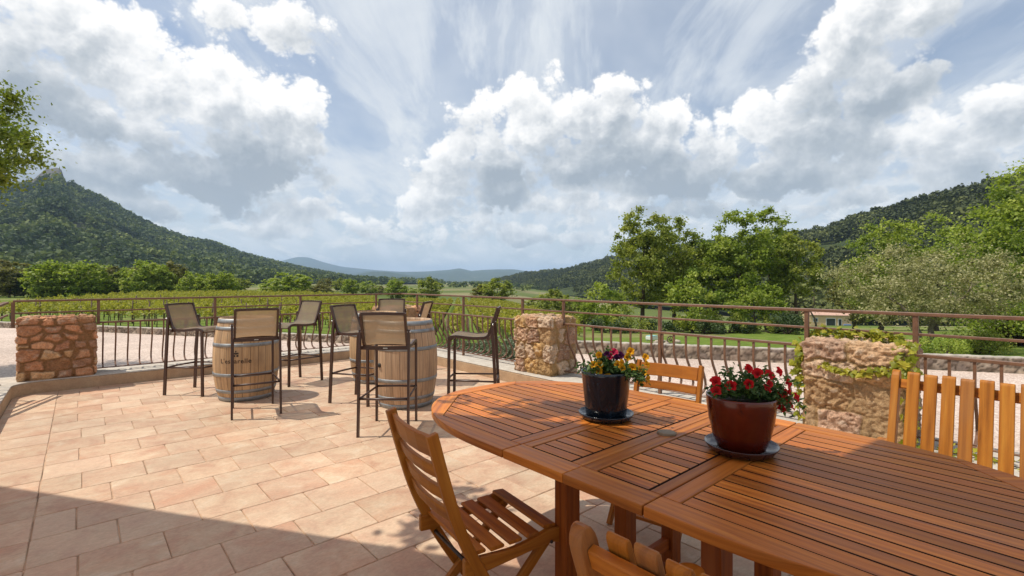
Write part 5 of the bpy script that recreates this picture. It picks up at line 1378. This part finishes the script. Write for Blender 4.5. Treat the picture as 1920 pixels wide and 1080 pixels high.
o = np_mesh('vineyard', np.concatenate(VV), np.concatenate(FF), [M['leaf_vine'], M['bark']], attrs={'var': np.concatenate(AA)}, mi=np.concatenate(II)); tag(o, 'the more distant vine rows of the valley', None, None, 'stuff')
m = MB(); m.tube([(0, 0, -0.2), (0.05, 0, 0.8), (0.10, 0, 1.72)], [0.05, 0.048, 0.042], 7); pm = m.build('vineyard_post', M['post']) if 'post' in M else None
M['post'] = simple('weathered_post', (0.15, 0.105, 0.07), 0.9, 0, 0.2, 0, 0.4, 12, 0.4)
if pm is None: pm = m.build('vineyard_post', M['post'])
first = True
for row in range(8):
    off = 4.2 + row * 2.35; X = -40 + (row % 3) * 1.3
    while X < -6:
        d = wall_line(X) + off; px = 960 + FOC * X / d
        if -20 < px < 560:
            o = pm if first else pm.copy()
            if not first: COL.objects.link(o)
            first = False; o.location = W(X, d, land(X, d)); o.rotation_euler = (vr.uniform(-.05, .05), vr.uniform(-.1, .1), row_a)
            tag(o, 'weathered wooden trellis post among the vines left of the terrace', 'post', 'trellis posts in the left vineyard')
        X += 5.2
for px, d in [(842, 19.5), (880, 19.8), (850, 27), (905, 24), (925, 20.5), (832, 30)]:
    o = pm.copy(); COL.objects.link(o); o.location = gpt(px, d); o.rotation_euler = (vr.uniform(-.05, .05), vr.uniform(-.12, .05), vr.uniform(0, 6)); o.scale = (1, 1, .85)
    tag(o, 'short dark end post of a vine row beyond the terrace corner', 'post', 'end posts of the valley vine rows')

# ================================================================== HILLS
def hill(name, ridge, foot, zfoot, seed, mat, rows=26, back=0.7, bumps=0.05, expo=0.9, cols=150, cliff=None):
    """ridge: (bearing, skyline elevation, distance); foot: distance of its toe along each bearing"""
    ridge = sorted(ridge); px = np.array([r[0] for r in ridge], float); py = np.array([r[1] for r in ridge], float); dd = np.array([r[2] for r in ridge], float)
    xs = np.linspace(px[0], px[-1], cols); V = np.zeros((cols, rows + 6, 3)); rk = np.zeros((cols, rows + 6)); st = []
    fpx = np.array([f[0] for f in foot], float); fd = np.array([f[1] for f in foot], float)
    for i, x in enumerate(xs):
        yr, dr = np.interp(x, px, py), np.interp(x, px, dd); df = np.interp(x, fpx, fd); zr = elev(yr, dr)
        for j in range(rows + 6):
            t = j / (rows - 1)
            if t <= 1: d = df + (dr - df) * t; z = zfoot + (zr - zfoot) * (t ** expo)
            else: d = dr + (dr - df) * back * (t - 1) * 4; z = zr - (zr - zfoot) * min(1.0, ((t - 1) * 3.2) ** 1.3)
            X = (x - 960) / FOC * d
            amp = (zr - zfoot) * bumps * math.sin(math.pi * min(1, max(0, t))) * 1.5
            z += amp * mnoise.fractal(Vector((X / (dr * 0.13), d / (dr * 0.13), seed)), 0.9, 2.0, 5)
            if cliff and cliff[0] < x < cliff[1] and 0.80 < t <= 1.001:
                rk[i, j] = 1.0
            V[i, j] = W(X, d, z)
    n = rows + 6; F = [(i * n + j, (i + 1) * n + j, (i + 1) * n + j + 1, i * n + j + 1) for i in range(cols - 1) for j in range(n - 1)]
    o = np_mesh(name, V.reshape(-1, 3), np.array(F), mat, smooth=True, attrs={'rock': rk.ravel()}); o['kind'] = 'structure'
    return V, rk
def forest(name, V, count, size, seed, leaf, label, quads=22, tall=1.25, rows=None, keep=None, qs=0.2, rock=None):
    """far-off wood: many small crowns standing on a hillside"""
    rng = np.random.default_rng(seed); cols, n, _ = V.shape; rows = rows or (n - 5)
    P = []; tones = []
    area = np.linalg.norm(np.cross(V[1:, :-1] - V[:-1, :-1], V[:-1, 1:] - V[:-1, :-1]), axis=2)[:, :rows]
    dist = np.linalg.norm(V[:-1, :rows], axis=2); w = (area / dist ** 1.3).ravel(); w /= w.sum()
    pick = rng.choice(len(w), count, p=w); ii, jj = pick // rows, pick % rows; u, v = rng.random(count)[:, None], rng.random(count)[:, None]
    base = V[ii, jj] * (1 - u) * (1 - v) + V[ii + 1, jj] * u * (1 - v) + V[ii, jj + 1] * (1 - u) * v + V[ii + 1, jj + 1] * u * v
    tone = np.array([mnoise.fractal(Vector((b[0] * 0.012, b[1] * 0.012, seed)), 0.8, 2.0, 4) for b in base]) * 0.60 + 0.45
    thin = np.array([mnoise.noise(Vector((b[0] * 0.006, b[1] * 0.006, seed + 9))) for b in base]); ok = thin > (-0.36 if keep is None else keep)
    if rock is not None: ok &= rock[ii, jj] < 0.5
    base, tone = base[ok], tone[ok]; cnt = len(base)
    s = size * rng.uniform(0.55, 1.35, cnt); t = np.clip(tone + rng.normal(size=cnt) * 0.17, 0, 1)
    q = rng.normal(size=(cnt, quads, 3)); q /= np.linalg.norm(q, axis=2, keepdims=True); q[:, :, 2] = np.abs(q[:, :, 2]) * 1.0 - 0.25
    C = base[:, None, :] + q * s[:, None, None] * np.array([0.62, 0.62, 0.62 * tall]) * (rng.random((cnt, quads, 1)) ** 0.3); C[:, :, 2] += (s * 0.62)[:, None]
    Vq, Fq = leaf_quads(C.reshape(-1, 3), np.repeat(s * qs, quads) * rng.uniform(.7, 1.3, cnt * quads), rng, (q * 0.7 + np.array([0, 0, .7])).reshape(-1, 3), 0.8)
    var = np.clip(np.repeat(t, quads) + rng.normal(size=cnt * quads) * 0.07, 0, 1)
    o = np_mesh(name, Vq, Fq, leaf, attrs={'var': np.repeat(var, 4)}); tag(o, label, None, None, 'stuff')
    return o
# left mountain with its summit cliff
VL, RK = hill('mountain', [(-420, 300, 950), (-200, 325, 1000), (0, 352, 1050), (48, 350, 1060), (62, 337, 1065), (84, 318, 1070), (108, 314, 1075), (115, 318, 1078), (121, 336, 1080), (128, 345, 1085), (150, 357, 1090), (200, 379, 1110), (250, 408, 1150), (300, 433, 1200), (350, 450, 1260), (400, 458, 1330), (450, 477, 1420), (500, 490, 1520), (550, 502, 1620), (600, 511, 1740), (650, 520, 1880), (700, 530, 2000), (760, 541, 2150), (830, 549, 2300)],
              [(-420, 300), (0, 330), (300, 380), (430, 430), (600, 620), (760, 1000), (830, 1350)], -3.0, 3.3, M['hill'], rows=40, cols=300, bumps=0.07, expo=1.12, cliff=(56, 126))
forest('woodland', VL, 17000, 8.5, 4, M['leaf_forest'], 'mixed green wood covering the mountainside on the left', 26, qs=0.21, rock=RK)
# right hill, near and wooded
VR, _ = hill('hillside', [(930, 527, 1300), (960, 521, 1250), (1000, 514, 1180), (1060, 510, 1080), (1110, 497, 1000), (1140, 489, 950), (1200, 480, 880), (1300, 464, 770), (1400, 454, 670), (1500, 446, 560), (1560, 436, 510), (1620, 414, 460), (1700, 396, 420), (1760, 378, 390), (1830, 364, 365), (1920, 336, 340), (2150, 270, 310), (2500, 200, 290)],
              [(930, 1000), (1060, 560), (1200, 330), (1500, 190), (1920, 120), (2500, 100)], -15.0, 7.7, M['hill'], rows=34, cols=170, bumps=0.05, expo=0.95)
forest('pine_wood', VR, 6500, 7.5, 6, M['leaf_pine'], 'dark pine wood covering the hill on the right', 80, 1.15, qs=0.13)
# low woods and hedges on the valley floor
vg = np.zeros((60, 40, 3))
for i in range(60):
    for j in range(40):
        px_ = 420 + i * 12.5; d_ = 420 * (2600 / 420) ** (j / 39); X_ = (px_ - 960) / FOC * d_; vg[i, j] = W(X_, d_, land(X_, d_) - 0.3)
forest('valley_wood', vg, 4200, 5.0, 14, M['leaf_forest'], 'low woods and hedges scattered over the valley floor', 24, rows=38, keep=0.05, qs=0.24)
# blue ridges closing the valley
far_ridges = [
    ('distant_ridge', [(420, 512, 9800), (500, 497, 9600), (532, 488, 9500), (556, 482, 9500), (572, 482, 9500), (584, 484, 9500), (604, 491, 9500), (640, 500, 9500), (700, 506, 9500), (760, 510, 9500), (830, 513, 9400), (900, 518, 9300), (1000, 524, 9300)], 6800, 21),
    ('distant_ridge', [(600, 524, 7000), (650, 513, 7000), (690, 508, 7000), (740, 510, 7000), (800, 509, 7000), (840, 506, 7000), (862, 503, 7000), (884, 508, 7000), (905, 506, 7000), (935, 505, 7000), (965, 505, 7000), (990, 509, 7000), (1030, 518, 7000), (1075, 524, 7000)], 4800, 22),
    ('distant_ridge', [(620, 528, 4700), (660, 516, 4700), (700, 509, 4700), (722, 509, 4700), (760, 515, 4700), (800, 521, 4700), (850, 527, 4700), (880, 532, 4700)], 3400, 23),
    ('distant_ridge', [(790, 540, 3000), (820, 533, 3000), (852, 529, 3000), (890, 528, 3000), (925, 531, 3000), (960, 538, 3000), (990, 542, 3000)], 2300, 24),
    ('distant_ridge', [(1020, 520, 8500), (1050, 506, 8500), (1068, 501, 8500), (1076, 502, 8500), (1090, 508, 8500), (1120, 512, 8500), (1160, 520, 8500)], 7000, 25)]
for nm, rg, ft, sd_ in far_ridges:
    hill(nm, rg, [(0, ft), (2000, ft)], -30.0, sd_, M['far'], rows=20, cols=120, bumps=0.10, expo=0.8)

# ------------------------------------------------------------------ far house, bits and pieces in the meadow, the car
M['house_wall'] = simple('sand_render', (0.64, 0.46, 0.25), 0.9, 0, 0.2, 0, 0.08, 1.2)
M['pink_roof'] = simple('pink_tiles', (0.52, 0.33, 0.25), 0.9, 0, 0.2, 0, 0.18, 3)
M['white_frame'] = simple('white_paint', (0.75, 0.74, 0.70), 0.5)
M['dark_glass'] = simple('dark_window', (0.03, 0.035, 0.04), 0.08, 0, 0.6)
def far_house():
    a = gpt(1519, 150); b = gpt(1597, 147); L = (b - a).length; ax = (b - a) / L; z0 = min(a.z, b.z) - 0.3; ax.z = 0; ax.normalize(); back = Vector((-ax.y, ax.x, 0))
    if back.dot(Vector((Fx, Fy, 0))) < 0: back = -back
    root = empty('farm_house', (a.x, a.y, z0), math.atan2(ax.y, ax.x)); tag(root, 'small sand coloured house with a pale pink roof beyond the meadow', 'house')
    D = 8.0; h = 3.5; s = 1 if Vector((-math.sin(root.rotation_euler.z), math.cos(root.rotation_euler.z), 0)).dot(back) > 0 else -1
    m = MB(); m.box((L / 2, s * D / 2, h / 2), (L, D, h)); m.build('wall', M['house_wall'], root)
    m = MB(); e = 0.35
    P = [(-e, -e * s, h), (L + e, -e * s, h), (L + e, s * D / 2, h + 1.35), (-e, s * D / 2, h + 1.35), (-e, s * (D + e), h), (L + e, s * (D + e), h)]
    P2 = [(x, y, z + 0.16) for x, y, z in P]
    m.add(P + P2, [(6, 7, 8, 9), (9, 8, 11, 10), (0, 1, 7, 6), (4, 5, 11, 10), (0, 1, 2, 3), (3, 2, 5, 4), (0, 3, 9, 6), (3, 4, 10, 9), (1, 2, 8, 7), (2, 5, 11, 8)]); m.build('roof', M['pink_roof'], root)
    for x, w, z, hh in ((L * 0.13, 1.1, 1.6, 1.0), (L * 0.50, 2.3, 0.5, 2.1), (L * 0.72, 0.75, 0.45, 2.0)):
        m = MB(); m.box((x, -s * 0.03, z + hh / 2), (w + 0.3, 0.08, hh + 0.3)); f = m.build('window', M['white_frame'], root)
        m = MB(); m.box((x, -s * 0.075, z + hh / 2), (w, 0.03, hh)); m.build('pane', M['dark_glass'], f)
    m = MB(); m.box((L + 0.03, s * 3.2, 1.9), (0.06, 1.0, 1.2)); m.build('window', M['dark_glass'], root)
    m = MB(); m.box((L * 0.86, -s * 1.2, 0.75), (1.9, 0.9, 0.7)); o = m.build('blue_tarpaulin', M['blue'], None, bevel=0.15); o.parent = None
    o.matrix_world = root.matrix_basis; tag(o, 'small blue covered heap in front of the far house', 'tarpaulin')
M['blue'] = simple('blue_cover', (0.10, 0.17, 0.34), 0.6)
far_house()
def meadow_things():
    root = empty('white_water_tank', gpt(1222, 36)); tag(root, 'small white and turquoise tank standing in the meadow beyond the low wall', 'tank')
    m = MB(); m.box((0, 0, 0.24), (0.80, 0.55, 0.26)); m.build('tank', M['white_frame'], root, bevel=0.03)
    m = MB(); m.box((0, 0, 0.385), (0.74, 0.52, 0.05)); m.build('lid', M['turquoise'], root, bevel=0.01)
    for x in (-.3, .3):
        for y in (-.2, .2):
            m = MB(); m.box((x, y, 0.055), (0.06, 0.06, 0.14)); m.build('leg', M['white_frame'], root)
    root = empty('cart_wheel', gpt(1258, 33), FWD - rad(90)); tag(root, 'old dark wooden cart wheel leaning among stones in the meadow', 'wheel')
    m = MB(); ring = [(0.24 * math.cos(a), 0.05 + 0.05 * math.sin(a), 0.26 + 0.24 * math.sin(a)) for a in [2 * math.pi * k / 24 for k in range(25)]]; m.tube(ring, 0.04, 8, caps=False); m.build('rim', M['post'], root)
    m = MB(); m.tube([(0, -0.05, 0.26), (0, 0.16, 0.26)], 0.07, 12); m.build('hub', M['post'], root)
    for k in range(8):
        a = math.pi * k / 4; m = MB(); m.tube([(0.05 * math.cos(a), 0.05, 0.26 + 0.05 * math.sin(a)), (0.22 * math.cos(a), 0.05 + .05 * math.sin(a), 0.26 + 0.22 * math.sin(a))], 0.018, 6); m.build('spoke', M['post'], root)
    rr = random.Random(3)
    for i, (px, d, s) in enumerate([(1234, 33.6, .22), (1240, 33.1, .30), (1246, 33.7, .20), (1229, 32.6, .17), (1269, 33.8, .26), (1250, 32.4, .16)]):
        m = MB(); vs = []; n = 10
        for a in range(7):
            for b in range(n):
                th = math.pi * a / 6; ph = 2 * math.pi * b / n; v = Vector((math.sin(th) * math.cos(ph), math.sin(th) * math.sin(ph), math.cos(th) * 0.65)); vs.append(v * s * (1 + 0.35 * mnoise.noise(v * 1.7 + Vector((i * 7, 0, 0)))))
        m.add(vs, [(a * n + b, (a + 1) * n + b, (a + 1) * n + (b + 1) % n, a * n + (b + 1) % n) for a in range(6) for b in range(n)]); o = m.build('fieldstone', M['field_stone']); o.location = gpt(px, d, s * 0.35); tag(o, 'pale fieldstone lying beside the cart wheel in the meadow', 'stone', 'fieldstones round the cart wheel')
    o = MB(); o.box((0, 0, 0.10), (0.30, 0.22, 0.19)); q = o.build('yellow_crate', M['yellow'], None, bevel=0.02); q.location = W(16.5, wall_line(16.5) - 0.35, -1.596); q.rotation_euler = (0, 0, row_a); tag(q, 'yellow crate on the gravel against the low wall at the right edge', 'crate')
M['turquoise'] = simple('turquoise_lid', (0.25, 0.50, 0.48), 0.5); M['field_stone'] = simple('pale_fieldstone', (0.40, 0.33, 0.26), 0.9, 0, 0.2, 0, 0.25, 9, 0.5); M['yellow'] = simple('yellow_plastic', (0.55, 0.42, 0.02), 0.5)
meadow_things()
M['car_paint'] = simple('black_car_paint', (0.012, 0.013, 0.016), 0.15, 0.0, 0.6, 1.0, 0.02)
M['tyre'] = simple('tyre_rubber', (0.02, 0.02, 0.02), 0.85); M['alloy'] = simple('alloy_rim', (0.5, 0.5, 0.5), 0.3, 0.9)
M['headlight'] = simple('headlight_glass', (0.7, 0.7, 0.7), 0.1); M['tail_red'] = simple('tail_lamp', (0.35, 0.01, 0.01), 0.2)
def vehicle(name, loc, rz, paint, label, cat, L=4.2, Wd=1.74, Hh=1.46, van=False):
    root = empty(name, loc, rz); tag(root, label, cat)
    body = [(-2.05, .28), (-2.1, .55), (-2.02, .86), (-1.9, .93), (1.05, .93), (1.85, .80), (2.05, .66), (2.1, .40), (2.02, .24)]
    cab = [(-1.95, .93), (-1.75, 1.36), (-1.45, 1.46), (0.15, 1.46), (0.5, 1.38), (1.15, .93)] if not van else [(-2.0, .93), (-1.98, 1.9), (-1.8, 2.0), (0.7, 2.0), (1.0, 1.85), (1.5, .93)]
    def ext(pr, w0, w1, zc=0.93):
        m = MB(); k = len(pr); ym = lambda z: w0 / 2 + (w1 - w0) / 2 * max(0, (z - zc) / (Hh - zc))
        vs = [(x, -ym(z), z) for x, z in pr] + [(x, ym(z), z) for x, z in pr]
        m.add(vs, [tuple(range(k)), tuple(range(2 * k - 1, k - 1, -1))] + [((i + 1) % k, i, k + i, k + (i + 1) % k) for i in range(k)]); return m
    ext(body, Wd, Wd).build('body', paint, root, bevel=0.07)
    ext(cab, Wd - 0.08, Wd - 0.42).build('cabin', paint, root, bevel=0.04)
    g = [(x * 0.93 - 0.02, 0.97 + (z - 0.93) * 0.80) for x, z in cab]; gm = ext(g, Wd - 0.055, Wd - 0.36); gm.build('window', M['dark_glass'], root)
    for x in (-1.30, 1.32):
        for s in (-1, 1):
            m = MB(); m.tube([(x, s * (Wd / 2 - 0.20), 0.31), (x, s * (Wd / 2 + 0.005), 0.31)], 0.31, 28); w = m.build('wheel', M['tyre'], root)
            m = MB(); m.tube([(x, s * (Wd / 2 - 0.05), 0.31), (x, s * (Wd / 2 + 0.012), 0.31)], 0.19, 20); m.build('rim', M['alloy'], w)
    for s in (-1, 1):
        m = MB(); m.box((2.03, s * 0.62, 0.64), (0.12, 0.34, 0.14)); m.build('headlight', M['headlight'], root, bevel=0.03)
        m = MB(); m.box((-2.06, s * 0.68, 0.74), (0.08, 0.22, 0.22)); m.build('tail_light', M['tail_red'], root, bevel=0.02)
        m = MB(); m.tube([(-1.5, s * 0.60, 1.50), (0.1, s * 0.60, 1.50)], 0.016, 6); m.build('roof_bar', M['alloy'], root)
    return root
vehicle('parked_car', (-3.15, 11.75, -1.6), rad(2), M['car_paint'], 'black parked car whose roof shows under the railing at the far left', 'car')
vehicle('parked_van', gpt(1096, 132), FWD - rad(80), M['white_frame'], 'tiny white van parked far off left of the oaks', 'van', van=True)

# ================================================================== AIR
def haze():
    m = bpy.data.materials.new('valley_haze'); m.use_nodes = True; t = NT(m.node_tree)
    for n in list(t.nodes):
        if n.type != 'OUTPUT_MATERIAL': t.nodes.remove(n)
    v = t.n('ShaderNodeVolumePrincipled', {'Color': (0.52, 0.70, 0.98, 1), 'Density': 1.05e-4, 'Anisotropy': 0.0})
    t.links.new(v.outputs[0], t.nodes['Material Output'].inputs['Volume'])
    b = MB(); S = 14600.0; b.box((0, 0, 232.0), (2 * S, 2 * S, 530.0)); o = b.build('haze', m); o['kind'] = 'stuff'; o['label'] = 'thin blue haze over the valley'
haze()
